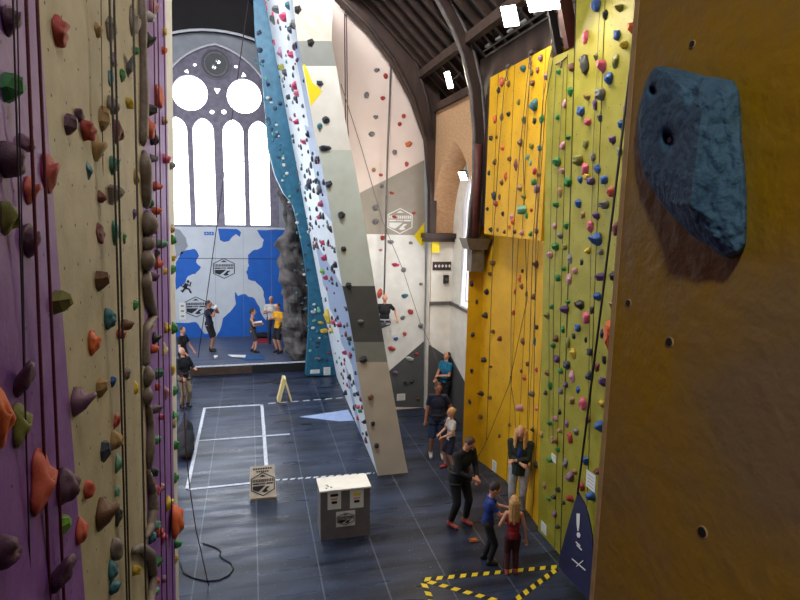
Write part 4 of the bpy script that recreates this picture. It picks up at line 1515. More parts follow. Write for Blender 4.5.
def remesh(o, vox, sm=2):
    m = o.modifiers.new('surface', 'REMESH')
    m.mode = 'VOXEL'
    m.voxel_size = vox
    m.use_smooth_shade = True
    if sm:
        s = o.modifiers.new('smooth', 'SMOOTH')
        s.iterations = sm
        s.factor = .5


def ik(a, c, l1, l2, pole):
    d = c - a
    L = min(d.length, (l1 + l2) * .999)
    d.normalize()
    c = a + d * L
    k = (l1 * l1 - l2 * l2 + L * L) / (2 * L)
    h = math.sqrt(max(0, l1 * l1 - k * k))
    p = pole - d * pole.dot(d)
    p = p.normalized() if p.length > 1e-4 else V((0, 1, 0))
    return a + d * k + p * h, c


def person(label, foot, top, z0=0.0, face=0, group=None, skin=None, hair='short', hairm=None, shirt=None, sleeve='short', legs=None, legtype='long',
           shoes=None, hands=None, feet=((.1, 0), (-.1, 0)), lean=(0, 0), head=(0, 0), child=False, slim=1.0, hipz=None, knees=None, pos=None,
           belt=None, long_hem=False, loc=None, scale=None, tights=False, inner=None):
    skin = skin or M_SKIN
    hairm = hairm or H_DARK
    if loc is None:
        P = at(foot[0], foot[1], 2, z0)
        dep = (P - EYE).dot(FW)
        s = abs(foot[1] - top) / FPX * dep / 1.75
        # seen from above: solve for the real height from the top of the head
        for _ in range(3):
            T = P + V((0, 0, 1.75 * s))
            d2 = (T - EYE).dot(FW)
            yy = 300 - FPX * (T - EYE).dot(UP) / d2
            s *= (foot[1] - top) / max(5, (foot[1] - yy))
    else:
        P, s = loc, scale
    root = thing('person', label, 'person', P, math.radians(face), group)
    hs = 1.22 if child else 1.0            # children carry larger heads
    lz = .94 if child else 1.0
    w = slim
    hz = (hipz if hipz is not None else .9 * lz)
    hip = [V((.09 * w, 0, hz)), V((-.09 * w, 0, hz))]
    tz = 1.395 - .9 * lz + hz if hipz is not None else 1.395 - (.05 if child else 0)
    sx_, sy_ = lean
    sh = [V((.165 * w + sx_, sy_, tz - abs(sy_) * .3)), V((-.165 * w + sx_, sy_, tz - abs(sy_) * .3))]
    chest = V((sx_ * .75, sy_ * .75, tz - .14 - abs(sy_) * .2))
    waist = V((sx_ * .35, sy_ * .35, hz + .17))
    pel = V((0, 0, hz + .03))
    neck0 = V((sx_, sy_, tz + .055 - abs(sy_) * .3))
    hp, hy = math.radians(head[0]), math.radians(head[1])
    Rh = Matrix.Rotation(hy, 3, 'Z') @ Matrix.Rotation(hp, 3, 'X')
    hc = neck0 + V((0, -.015, .07)) + Rh @ V((0, -.01, .115 * hs - .01))
    ank = []
    kn = []
    for i in (0, 1):
        if knees:
            kn.append(V(knees[i])); ank.append(V(feet[i]))
        else:
            a = V((feet[i][0], feet[i][1], .085))
            k, a2 = ik(hip[i], a, hz * .5, hz * .42 + .02, V((0, -1, 0)))
            kn.append(k); ank.append(a2)
    hands = hands or ((.26, -.03, .82), (-.26, -.03, .82))
    elb, wr = [], []
    for i in (0, 1):
        e_, w_ = ik(sh[i], V(hands[i]), .285, .255, V((.6 if i == 0 else -.6, .3, -1.0)))
        elb.append(e_); wr.append(w_)

    def T(v):
        return V(v) * s

    # ---- body, one continuous surface
    mb = MB()

    def cap(a, ra, c, rc, m=skin, flat=False, B=None):
        (B or mb).capsule(T(a), ra * s, T(c), rc * s, m, 12, flat)

    def ell(c, r, m=skin, rot=None, B=None):
        (B or mb).ell(T(c), V(r) * s, m, rot)
    ell(pel, (.15 * w, .1, .11)); ell(waist, (.128 * w, .088, .15)); ell(chest, (.155 * w, .105, .17))
    cap(sh[0], .052, sh[1], .052)
    cap(neck0 - V((0, 0, .03)), .055, hc - Rh @ V((0, -.01, .05)), .048)
    ell(hc, (.074 * hs, .09 * hs, .108 * hs), rot=Rh)
    ell(hc + Rh @ V((0, -.035, -.055)) * hs, (.052 * hs, .05 * hs, .052 * hs), rot=Rh)
    cap(hc + Rh @ V((0, -.088, .015)) * hs, .009, hc + Rh @ V((0, -.104, -.022)) * hs, .015)
    for sg in (1, -1):
        ell(hc + Rh @ V((.074 * sg, .008, -.005)) * hs, (.012, .022, .032), rot=Rh)
    for i in (0, 1):
        sg = 1 if i == 0 else -1
        cap(sh[i], .05, elb[i], .038); cap(elb[i], .038, wr[i], .027)
        d = (wr[i] - elb[i]).normalized()
        side = V((0, 0, 1)).cross(d)
        side = side.normalized() if side.length > .2 else V((1, 0, 0))
        side *= sg
        nrm = d.cross(side).normalized()
        pc = wr[i] + d * .045
        cap(wr[i], .025, wr[i] + d * .07, .028)
        for f_ in range(4):
            o_ = side * (-.030 + .02 * f_)
            L = (.062, .075, .07, .055)[f_]
            q0 = wr[i] + d * .07 + o_
            q1 = q0 + d * L * .5 - nrm * .006
            q2 = q1 + (d * .6 - nrm * .8 * (1 if sg == 1 else -1)).normalized() * L * .55
            cap(q0, .0105, q1, .0098); cap(q1, .0098, q2, .0085)
        q0 = wr[i] + d * .025 - side * .03
        cap(q0, .013, q0 + (d * .7 - side * .7) * .05, .0105)
        cap(q0 + (d * .7 - side * .7) * .05, .0105, q0 + (d * .95 - side * .6) * .075, .009)
        cap(hip[i], .082 * w, kn[i], .054); cap(kn[i], .054, ank[i], .036)
        fd = V((0, -1, 0)) if not knees else V((0, -.6, -.8))
        cap(ank[i] - V((0, -.02, .03)), .036, ank[i] + fd * .13 - V((0, 0, .045)), .03)
    body = mb.obj('body', root, fix=False)
    remesh(body, .0085 * max(s, .75), 2)
    # ---- shirt
    if shirt:
        B = MB()
        g = .017
        ell(waist, (.128 * w + g, .088 + g, .165), shirt, B=B); ell(chest, (.155 * w + g, .105 + g, .17 + g * .6), shirt, B=B)
        B.capsule(T(V((waist.x * .6, waist.y * .6, hz + .12))), (.135 * w) * s, T(V((0, 0, hz + (-.08 if long_hem else -.01)))), (.15 * w) * s, shirt, 14, True)
        if sleeve != 'tank':
            cap(sh[0], .052 + g * .5, sh[1], .052 + g * .5, shirt, B=B)
            cap(sh[0] * .6 + sh[1] * .4, .05, neck0 + V((0, 0, -.02)), .062, shirt, B=B); cap(sh[1] * .6 + sh[0] * .4, .05, neck0 + V((0, 0, -.02)), .062, shirt, B=B)
            for i in (0, 1):
                if sleeve == 'short':
                    cap(sh[i], .06, lerp(sh[i], elb[i], .68), .056, shirt, True, B=B)
                    ell(sh[i], (.062, .062, .062), shirt, B=B)
                else:
                    cap(sh[i], .064, elb[i], .053, shirt, B=B)
                    cap(elb[i], .053, lerp(elb[i], wr[i], .9), .039, shirt, True, B=B)
        else:
            for q in (.5, -.5):
                cap(lerp(sh[0], sh[1], .5 + q * .55) + V((0, 0, .022)), .036, chest + V((q * .12, 0, .05)), .05, shirt, B=B)
        so_ = B.obj('shirt', root, fix=False)
        remesh(so_, .012 * s, 3)
    if inner:
        B = MB(); ell(chest + V((0, -.045, -.03)), (.06, .095, .15), inner, B=B)
        B.obj('shirt_front', root, fix=False)
    # ---- legs
    if legs:
        B = MB()
        g = .012 if tights else .02
        ell(pel, (.15 * w + g, .1 + g, .115 + g), legs, B=B)
        for i in (0, 1):
            if legtype == 'long':
                cap(hip[i], .082 * w + g, kn[i], .054 + g, legs, B=B)
                cap(kn[i], .054 + g, lerp(kn[i], ank[i], .93), .04 + g * .8, legs, True, B=B)
            else:
                cap(hip[i], .084 * w + g, lerp(hip[i], kn[i], .95), .07 + g, legs, True, B=B)
        lo = B.obj('leggings' if tights else ('trousers' if legtype == 'long' else 'shorts'), root, fix=False)
        remesh(lo, .012 * s, 3)
    # ---- shoes
    if shoes:
        for i in (0, 1):
            B = MB()
            fd = V((0, -1, 0)) if not knees else V((0, -.6, -.8))
            b0 = ank[i] - V((0, -.035, .04)); b1 = ank[i] + fd * .15 - V((0, 0, .05))
            cap(b0, .045, b1, .035, shoes, B=B)
            cap(b0, .045, ank[i] + V((0, 0, .01)), .046, shoes, B=B)
            o = B.obj('shoe', root, fix=False)
            remesh(o, .012 * s, 2)
    # ---- hair
    if hair:
        B = MB()
        up = hc + Rh @ V((0, .018, .022)) * hs
        ell(up, (.082 * hs, .09 * hs, .1 * hs), hairm, rot=Rh, B=B)
        if hair in ('long', 'front'):
            cap(up + Rh @ V((0, .03, 0)) * hs, .075 * hs, neck0 + V((0, .06, -.04)), .07, hairm, B=B)
            for q in range(7):
                a = math.radians(-10 + q * 33.3)
                if hair == 'front' and q in (2, 3, 4): continue
                o_ = Rh @ V((.07 * math.cos(a), .02 + .065 * math.sin(a), -.02)) * hs
                cap(up + o_, .035, neck0 + V((.09 * math.cos(a), .05 + .06 * math.sin(a), -.17 - .05 * (q % 2))), .024, hairm, B=B)
        if hair == 'front':
            for sg in (1, -1):
                for q in range(3):
                    o_ = Rh @ V(((.068 + .012 * q) * sg, -.03 + .035 * q, -.02)) * hs
                    cap(up + o_, .03, neck0 + V(((.085 + .02 * q) * sg, -.1 + .04 * q, -.12 + .03 * q)), .02, hairm, B=B)
        if hair == 'bun':
            ell(up + Rh @ V((0, .085, .02)) * hs, (.04, .04, .04), hairm, B=B)
        o = B.obj('hair', root, fix=False)
        remesh(o, .01 * s, 1)
    # ---- face details
    for sg in (1, -1):
        B = MB(); ell(hc + Rh @ V((.03 * sg, -.083, .012)) * hs, (.011, .007, .007), M_INK, rot=Rh, B=B)
        B.obj('eye', root, fix=False)
    B = MB(); ell(hc + Rh @ V((0, -.084, -.058)) * hs, (.023, .008, .007), HM['maroon'], rot=Rh, B=B)
    B.obj('mouth', root, fix=False)
    if belt:
        B = MB()
        for zz, rr in ((hz + .1, .155 * w), ):
            B.tube([T(V((rr * 1.08 * math.cos(t * math.pi / 10), (rr * .88) * math.sin(t * math.pi / 10), zz))) for t in range(21)], .022 * s, belt, 8)
        for i in (0, 1):
            c_ = lerp(hip[i], kn[i], .18)
            B.tube([T(c_ + V((.112 * w * math.cos(t * math.pi / 8), .112 * w * math.sin(t * math.pi / 8), 0))) for t in range(17)], .016 * s, belt, 8)
        B.tube([T(V((0, -.15 * w, hz + .11))), T(V((0, -.15 * w, hz - .02)))], .014 * s, belt, 6)
        B.obj('harness', root, fix=False)
    bpy.context.view_layer.update()
    return root, s, wr


person('person in navy polo and black shorts on the stage raising a white cup', (210, 351), 300, ZS, 75, shirt=C_NAVY, legs=C_BLACK, legtype='short', shoes=M_SHOE,
       hands=((.1, -.2, 1.5), (-.1, -.26, 1.46)), skin=M_SKIN2, feet=((.09, 0), (-.1, -.08)))
person('person in grey vest and charcoal shorts on the stage holding a sheet of paper', (253, 352), 308, ZS, 80, shirt=C_DGREY, sleeve='tank', legs=C_DGREY, legtype='short', shoes=M_SHOE,
       hands=((.14, -.3, 1.12), (-.12, -.34, 1.12)), child=True, hairm=H_DARK, feet=((.1, .05), (-.1, -.1)))
person('person in yellow T-shirt and black shorts on the stage beside the rock pillar', (279, 352.5), 303, ZS, -50, shirt=C_YEL, legs=C_BLACK, legtype='short', shoes=M_SHOE,
       hands=((.14, -.22, 1.25), (-.2, -.2, 1.2)), hairm=H_BROWN, slim=1.05)
person('person in white T-shirt and jeans standing behind the person in yellow', (272, 343), 296, ZS, 0, shirt=C_WHT, legs=C_DENIM, shoes=M_SHOE, skin=M_SKIN2,
       hands=((.24, -.1, .95), (-.12, -.25, 1.2)), hairm=H_GREY)
person('person in dark top at the left foot of the stage, farther of two there', (184, 381), 326, 0, 60, shirt=C_BLACK, legs=C_BLACK, shoes=M_SHOE, hands=((.2, -.25, .95), (-.2, -.25, .95)))
person('grey haired person in black top and khaki trousers looking up by the left wall', (185, 407), 347, 0, 40, shirt=C_BLACK, sleeve='long', legs=C_KHAKI, shoes=M_SHOE, hairm=H_GREY,
       hands=((.18, -.28, 1.15), (-.2, -.25, .95)), head=(-25, 0), belt=M_BLACK)
# climber hanging by the far wall behind the fin
cp = at(384.5, 324, 1, 15.75)
person('bald climber in black top hanging in a harness against the white far wall', None, None, face=-12, loc=cp - V((0, 0, .45)), scale=.98, hair=None, shirt=C_BLACK, sleeve='short',
       legs=C_DGREY, shoes=M_SHOE, hipz=.5, hands=((.36, .02, .62), (-.3, -.1, .7)), knees=((-.22, -.32, .42), (-.36, -.2, .36)), feet=((-.38, -.15, .08), (-.5, -.05, .05)), belt=C_GREY)
person('person in turquoise T-shirt looking up and holding the belay rope in the corner', (444.5, 413), 351, 0, -65, shirt=C_TURQ, legs=C_BLACK, shoes=M_SHOE,
       hands=((.06, -.28, 1.12), (-.06, -.32, 1.02)), head=(-30, 0), belt=M_BLACK)
person('person in navy T-shirt and denim shorts in front of the person in turquoise', (436, 457), 381, 0, -15, slim=1.0, shirt=C_NAVY, legs=C_DENIM, legtype='short', shoes=M_SHOEW, skin=M_SKIN2,
       hands=((.24, -.1, .95), (-.27, -.05, .8)), feet=((.14, 0), (-.12, .05)), head=(15, 10), hairm=H_BROWN, belt=M_BLACK)
person('blond child in white T-shirt beside the person in navy T-shirt', (450, 468), 407, 0, -80, shirt=C_WHT, legs=C_NAVY, legtype='short', shoes=M_SHOER, hair='bun', hairm=H_BLOND, child=True,
       hands=((.1, -.3, .98), (-.12, -.28, 1.0)), feet=((.09, .05), (-.09, -.1)), slim=.85)
person('person in black long sleeves and black trousers bending the head over the hands', (457, 524), 428, 0, 25, shirt=C_BLACK, sleeve='long', legs=C_BLACK, shoes=M_SHOER,
       slim=1.12, hands=((.06, -.36, .98), (-.04, -.38, 1.0)), lean=(.0, -.13), head=(42, 5), hairm=H_BROWN, feet=((.15, -.05), (-.13, .03)), belt=M_BLACK)
person('long haired person in dark green jacket with folded arms leaning on the amber wall', (517, 514), 424, 0, -35, shirt=C_GREEN, sleeve='long', legs=C_GREY, tights=True, shoes=M_SHOE,
       hair='front', hairm=H_BLOND, hands=((-.05, -.2, 1.12), (.05, -.22, 1.09)), long_hem=True, slim=1.1, head=(12, 0), inner=C_BLUE)
person('child in blue T-shirt and black trousers reaching out to the child in red', (486, 562), 480, 0, 75, shirt=C_BLUE, legs=C_BLACK, shoes=M_SHOE, child=True, hairm=H_DARK,
       hands=((.1, -.46, 1.12), (-.08, -.44, 1.1)), head=(28, 0), slim=.9, lean=(0, -.03), feet=((.1, .03), (-.1, -.05)))
person('child with long fair hair in red vest seen from behind', (511, 574), 495, 0, 160, shirt=C_RED, sleeve='tank', legs=C_WINE, shoes=M_SHOER, child=True, hair='long', hairm=H_BLOND,
       hands=((.2, -.22, 1.0), (-.26, .02, .82)), slim=.88, feet=((.09, .02), (-.09, -.04)))

# ================================================================== OBJECTS
def rope(name, label, pts, rad, m, group=None, cat='rope'):
    mb = MB()
    mb.tube(pts, rad, m, 6)
    return tag(mb.obj(name, fix=False), label, cat, group)


R_RED = mat('rope_dark_red', (110, 26, 44), 0.8, (60, 16, 28), 120, 0.9)
R_BLACK = mat('rope_black', (34, 32, 34), 0.8, (90, 88, 86), 120, 0.8)
R_GREY = mat('rope_grey', (104, 98, 96), 0.8, (54, 50, 50), 120, 0.8)
R_DARK = mat('rope_dark_brown', (52, 36, 44), 0.8)


def hang(label, x0, x1, Y, rad, m, group=None, name='climbing_rope', y0=0, y1=600, ztop=9.6, zbot=.02):
    """rope hanging in the plane Y through two photograph columns, running from the roof to the floor"""
    a, c = at(x0, y0, 1, Y), at(x1, y1, 1, Y)
    return rope(name, label, [ext(a, c, ztop), lerp(ext(a, c, ztop), ext(a, c, zbot), .5), ext(a, c, zbot)], rad, m, group)


hang('thick dark red rope on the near purple bay, the left one of the pair', 26, 50, 2.95, .008, R_RED)
hang('thick dark red rope along the right edge of the near purple bay', 37, 64, 3.08, .008, R_RED)
hang('thin dark rope on the near purple bay, farthest left of all ropes', 13, 31, 2.75, .004, R_DARK)
hang('very thin dark cord hanging just right of the leftmost thin rope', 17, 30, 2.8, .003, R_DARK)
hang('black rope on the beige bay, left one of the close pair', 109.5, 127, 4.4, .008, R_BLACK)
hang('black rope on the beige bay, right one of the close pair', 114, 129.5, 4.45, .008, R_BLACK)
hang('thin tan cord on the beige bay left of the black pair', 101, 108, 4.45, .003, M_TIMBER)
hang('thick grey rope hanging beside the tufa chain', 133, 146, 5.0, .009, R_GREY)
hang('thin dark red rope on the far purple bay, leftmost of three', 153.5, 162, 6.3, .006, R_RED)
hang('thin dark red rope on the far purple bay, middle one of three', 157.5, 167, 6.6, .006, R_RED)
hang('thin dark red rope on the far purple bay, rightmost of three', 163.5, 173, 7.0, .006, R_RED)
# rope across the big window
rope('climbing_rope', 'long dark rope slanting across the big window down to the stage',
     [at(254, -40, 1, 20.5), at(221, 197, 1, 21.6), at(198, 358, 2, ZS + .02)], .016, R_DARK)
# far wall
rope('climbing_rope', 'rope hanging from the top anchor of the far wall, left one of the doubled pair', [at(344.5, 14, 1, 16.05), at(345.5, 120, 1, 16.05), at(346.8, 150, 1, 16.1)], .014, R_DARK)
rope('climbing_rope', 'rope hanging from the top anchor of the far wall, right one of the doubled pair', [at(346.5, 14, 1, 16.05), at(347.5, 118, 1, 16.05), at(349, 150, 1, 16.1)], .012, R_RED)
rope('climbing_rope', 'grey rope running the full height of the far wall from the wooden block', [at(391, 66, 1, 16.05), at(387.5, 150, 1, 16.05), at(384, 300, 1, 16.05)], .024, M_STEEL)
rope('belay_rope', 'thin grey belay rope slanting over the far wall to the person in turquoise',
     [at(341, 84, 1, 16.0), at(362, 150, 1, 16.0), at(383, 222, 1, 16.0), at(403, 270, 1, 16.0), at(420, 322, 1, 15.7), at(433, 350, 1, 15.4), at(442, 374, 1, 15.1)], .009, M_STEEL)
b = MB(); p = at(345, 10, 1, 16.1)
b.tube([p + V((-.12, -.03, .06)), p + V((0, -.08, -.05)), p + V((.12, -.03, .06))], .03, M_IRON, 8)
b.tube([p + V((0, -.08, -.05)), p + V((0, -.08, -.18))], .025, M_STEEL, 8)
tag(b.obj('rope_anchor'), 'red brown rope anchor at the top of the far white wall', 'anchor')
# amber wall anchors and ropes
for i, (x, y, lab) in enumerate(((507, 66, 'leftmost'), (530.5, 52, 'middle'), (553, 40, 'rightmost'))):
    p = at(x, y, 0, 4.86)
    t = thing('rope_anchor', 'steel chain anchor on the timber band over the amber wall, %s of three' % lab, 'anchor', p, 0, 'anchors over the amber wall')
    b = MB(); b.box((.0, -.07, -.03), (.13, .07, .03), M_STEEL); b.obj('bracket', t)
    b = MB()
    for k in range(3):
        z = -.03 - k * .085
        ax = V((0, 1, 0)) if k % 2 else V((1, 0, 0))
        b.tube([V((0, 0, z)) + ax * .022 * math.cos(a * math.pi / 4) + V((0, 0, .045 * math.sin(a * math.pi / 4) - .03)) for a in range(9)], .009, M_STEEL, 6)
    b.obj('chain', t)


def arope(label, pts, X=4.84, rad=.007, m=None):
    rope('climbing_rope', label, [at(x, y, 0, xx) for x, y, xx in pts], rad, m or R_BLACK)


arope('dark rope from the leftmost anchor over the upper amber box to its lower edge', [(505, 78, 4.84), (499, 150, 4.84), (493.5, 236, 4.84), (486.5, 440, 5.2)])
arope('dark rope from the middle anchor over the upper amber box, left strand', [(529, 62, 4.84), (520, 150, 4.84), (513, 238, 4.84), (511, 330, 5.1), (511, 385, 5.15), (515, 410, 5.1), (516, 447, 4.95)])
arope('dark rope from the middle anchor over the upper amber box, right strand', [(531.5, 62, 4.84), (523, 150, 4.84), (527, 300, 5.0), (509, 385, 5.15), (487, 440, 5.2), (470, 472, 4.9), (463, 470, 4.1)])
arope('dark rope from the rightmost anchor down the amber wall, left strand', [(551, 50, 4.84), (543, 100, 4.84), (533, 240, 4.84), (528, 400, 5.15), (527, 440, 5.15)])
arope('dark rope from the rightmost anchor down the amber wall, right strand', [(555, 48, 4.84), (546, 100, 4.82), (536, 240, 4.84), (533, 440, 5.15), (531, 470, 5.15)])
b = MB(); p = at(561, 62, 0, 4.82)
b.tube([p + V((0, .16, 0)), p, p + V((0, -.16, .03))], .012, M_IRON, 6); b.tube([p, p + V((0, 0, -.09))], .014, M_STEEL, 6)
tag(b.obj('rope_anchor'), 'small bronze rope anchor at the top of the low olive section', 'anchor')
arope('thin rope down the low olive section, left strand from the bronze anchor', [(556, 66, 4.84), (552, 150, 4.85), (549, 300, 4.92), (549, 440, 4.98)], rad=.005, m=R_GREY)
arope('thin rope down the low olive section, right strand from the bronze anchor', [(564, 64, 4.84), (559, 150, 4.85), (553.5, 300, 4.92), (553, 440, 4.98)], rad=.005, m=R_GREY)
arope('thin rope close to the dark seam of the tall olive section', [(600, 0, 4.8), (593, 150, 4.86), (590, 300, 4.94), (588, 440, 4.98)], rad=.004, m=R_GREY)

# belay gate banner and its strap
BX = 4.72
bo = [(577.5, 492), (583, 502), (588, 515), (592.5, 535), (594, 565), (592.5, 602), (588, 599), (576, 588), (566, 577), (558.5, 566), (561, 552), (565, 538), (570, 520), (574, 505)]
b = MB()
M_BANNER = mat('navy_banner_fabric', (26, 30, 74), 0.7, (16, 18, 48), 3, 0.5)
P_ = [at(x, y, 0, BX) for x, y in bo]
P_ = [V((p.x, p.y, max(p.z, .03))) for p in P_]
prism_holes(b, [(p.y, p.z) for p in P_], [], lambda u, v, d: V((BX + d + .012 * math.sin(u * 9), u, v)), .02, M_BANNER)
ban = tag(b.obj('belay_gate_banner'), 'dark blue triangular warning banner with a white exclamation mark hanging by the olive wall', 'banner')
b = MB()


def bm_(pts, m=M_PAPER):
    b.hexa([at(x, y, 0, BX - .016) for x, y in pts], [at(x, y, 0, BX - .024) for x, y in pts], m)


bm_([(576.4, 513.5), (580, 513.5), (579.6, 524), (578.6, 531), (577.4, 531), (576.6, 524)])
bm_([(577, 532.5), (579.6, 532.5), (580.6, 535), (579.6, 537.8), (577.6, 537.4), (576.6, 535)])
bm_([(576, 541), (580.5, 545.5), (580.2, 547), (575.6, 542.4)])
bm_([(577, 544), (582, 549.5), (581.6, 551), (576.4, 545.4)])
bm_([(572, 558), (585.5, 569.5), (585.2, 571), (571.7, 559.4)])
bm_([(576, 566), (583, 560), (583.4, 561), (576.5, 567)])
b.obj('exclamation_mark', ban)
st = at(577.5, 494, 0, BX)
rope('webbing_strap', 'long black auto belay strap holding up the blue banner', [at(640, -12, 0, 4.35), at(602, 300, 0, 4.55), st], .016, M_BLACK, cat='strap')

# floor tape
b = MB()
zt = .006


def tapeq(a, c, w, m, dash=None, B=None):
    B = B or b
    a, c = V((*a, 0)), V((*c, 0))
    d = (c - a).normalized()
    n = V((-d.y, d.x, 0)) * w / 2
    if dash:
        L = (c - a).length
        k = 0
        while k * dash < L:
            p, q = a + d * k * dash, a + d * min(L, (k + .6) * dash)
            sk = d * w * .6
            B.hexa([p - n, q - n, q + n + sk, p + n + sk], [x + V((0, 0, zt)) for x in (p - n, q - n, q + n + sk, p + n + sk)], m)
            k += 1
    else:
        B.hexa([a - n, c - n, c + n, a + n], [x + V((0, 0, zt)) for x in (a - n, c - n, c + n, a + n)], m)


def t_(label, *segs):
    global b
    b = MB()
    for s_ in segs:
        tapeq(*s_)
    tag(b.obj('floor_tape'), label, 'floor tape')


t_('long white floor tape line nearest the left wall, running towards the stage', ((-1.43, 12.25), (-1.44, 17.5), .075, M_TAPE))
t_('white floor tape line down the middle of the marked court', ((.24, 12.7), (.22, 17.45), .085, M_TAPE))
t_('solid white floor tape along the near court side, left of the small signboard', ((-1.46, 12.28), (.1, 12.3), .075, M_TAPE))
t_('white floor tape line along the far side of the court', ((-1.44, 17.46), (.26, 17.42), .08, M_TAPE))
t_('white floor tape line crossing the middle of the court', ((-1.42, 14.95), (.9, 14.92), .06, M_TAPE))
t_('broken white striped floor tape running from the signboard to the foot of the fin', ((.38, 12.32), (2.6, 12.2), .06, M_TAPE, .17))
t_('worn pale floor tape remains beyond the far side of the court', ((.4, 17.5), (3.0, 17.6), .05, M_TAPE, .35))
# hazard tape: yellow and black strips round the lower corner of the mats
hz_pts = dict(a=at(422, 580, 2, 0), c=at(556, 567, 2, 0), d=at(505, 603, 2, 0), e=at(512, 603, 2, 0), f=at(433, 604, 2, 0))


def haz(label, p, q):
    B = MB()
    p, q = V(p), V(q)
    d = (q - p); L = d.length; d.normalize()
    n = V((-d.y, d.x, 0)) * .045
    B.hexa([p - n, q - n, q + n, p + n], [x + V((0, 0, .004)) for x in (p - n, q - n, q + n, p + n)], M_BLACK)
    k = 0
    while k * .2 + .1 < L:
        u, w_ = p + d * (k * .2 + .02), p + d * (k * .2 + .12)
        sk = d * .05
        B.hexa([u - n, w_ - n, w_ + n + sk, u + n + sk], [x + V((0, 0, .007)) for x in (u - n, w_ - n, w_ + n + sk, u + n + sk)], M_HAZY)
        k += 1
    tag(B.obj('hazard_tape'), label, 'hazard tape')


haz('yellow and black hazard tape, long far strip running to the olive wall', hz_pts['a'], hz_pts['c'])
haz('yellow and black hazard tape, middle strip slanting towards the camera', hz_pts['a'] + V((.06, -.05, .0)), hz_pts['d'])
haz('yellow and black hazard tape, right strip from the banner corner towards the camera', hz_pts['c'] + V((-.02, -.06, 0)), hz_pts['e'])
haz('yellow and black hazard tape, short left strip towards the camera', hz_pts['a'] + V((0, -.06, 0)), hz_pts['f'])

# crate with white lid
Yc = 9.74
zt_ = at(321, 491, 1, Yc).z
x0, x1 = at(320.5, 515, 1, Yc).x, at(370, 515, 1, Yc).x
yb = at(320, 478, 2, zt_).y
M_CRATE = mat('grey_painted_crate', (112, 106, 108), 0.6, (94, 88, 92), 4, 0.5)
b = MB(); b.box((x0, Yc, 0), (x1, yb, zt_ - .03), M_CRATE)
cr = tag(b.obj('crate'), 'grey box with white lid and three notices on the floor before the fin', 'box')
b = MB(); b.box((x0 - .015, Yc - .02, zt_ - .03), (x1 + .015, yb + .01, zt_), M_WPLASTER); b.obj('lid', cr)
b = MB()
for k, (dx, dy) in enumerate(((.10, .06), (.14, .12), (.19, .08), (.12, .17))):
    b.box((x0 + dx, Yc + dy, zt_), (x0 + dx + .035, Yc + dy + .04, zt_ + .002), HM['emerald'])
b.obj('lid_drawing', cr)


def sheet(par, cx, cz, w, h, Y, marks=True, name='notice'):
    B = MB(); B.box((cx - w / 2, Y - .004, cz - h / 2), (cx + w / 2, Y, cz + h / 2), M_PAPER)
    o = B.obj(name, par)
    return o


f3 = lambda x, y: at(x, y, 1, Yc)
for (xa, ya, xb, yb_) in ((327.5, 491.5, 341, 508.5), (350, 490.5, 363.5, 507), (336, 512, 355, 525)):
    p, q = f3(xa, ya), f3(xb, yb_)
    o = sheet(cr, (p.x + q.x) / 2, (p.z + q.z) / 2, q.x - p.x, p.z - q.z, Yc - .001)
    B = MB()
    cx, cz, w, h = (p.x + q.x) / 2, (p.z + q.z) / 2, q.x - p.x, p.z - q.z
    if w > h:
        B2 = hexlogo(V((cx, Yc - .006, cz)), V((1.35, 0, 0)), V((0, 0, 1)), V((0, -1, 0)), h * .4, M_INK, 'logo', o)
    else:
        B.box((cx - .05, Yc - .008, cz - .07), (cx + .05, Yc - .004, cz - .02), M_INK)
        B.box((cx - .07, Yc - .008, cz + .07), (cx + .07, Yc - .004, cz + .12), M_YEL if xa > 345 else M_INK)
        B.box((cx - .06, Yc - .008, cz + .01), (cx + .06, Yc - .004, cz + .03), HM['coral'])
        B.obj('print', o)

# small sandwich board with the hexagon badge
bl, br = at(249.5, 499, 2, .03), at(277, 498, 2, .03)
yb0 = bl.y
n_ = V((0, -.86, .5)).normalized(); uy = V((0, .5, .86)).normalized()
hgt = .62
tlp = bl + uy * hgt
for _ in range(12):
    q = bl + uy * hgt
    yy = 300 - FPX * (q - EYE).dot(UP) / (q - EYE).dot(FW)
    hgt *= (499 - 467) / max(5, 499 - yy)
b = MB()
ln = br - bl
ln = V((ln.x, 0, 0))
a_ = [bl, bl + ln, bl + ln * .95 + uy * hgt, bl + ln * .05 + uy * hgt]
M_BOARD = mat('board_ply', (226, 216, 204), 0.6, (186, 172, 152), 5, 0.5)
b.hexa(a_, [p - n_ * .02 for p in a_], M_BOARD)
sb = tag(b.obj('signboard'), 'small pale signboard with a dark blue hexagon badge standing on the court line', 'sign')
b = MB()
tp = bl + ln * .5 + uy * hgt
bk = V((tp.x, tp.y + .3, 0.0))
for sx_ in (.08, .92):
    b.bar(bl + ln * sx_ + uy * (hgt - .02) - n_ * .03, V((bl.x + ln.x * sx_, tp.y + .3, .012)), .03, .02, M_PLYEDGE)
b.obj('prop_leg', sb)
b = MB()
b.bar(bl + V((.03, .01, -.015)), bl + ln + V((-.03, .01, -.015)), .03, .03, M_PLYEDGE)
b.obj('bottom_rail', sb)
cen = bl + ln * .5 + uy * hgt * .42
hexlogo(cen + n_ * .002, V((1, 0, 0)), uy, n_, .24, M_INK, 'logo', sb)
b = MB()
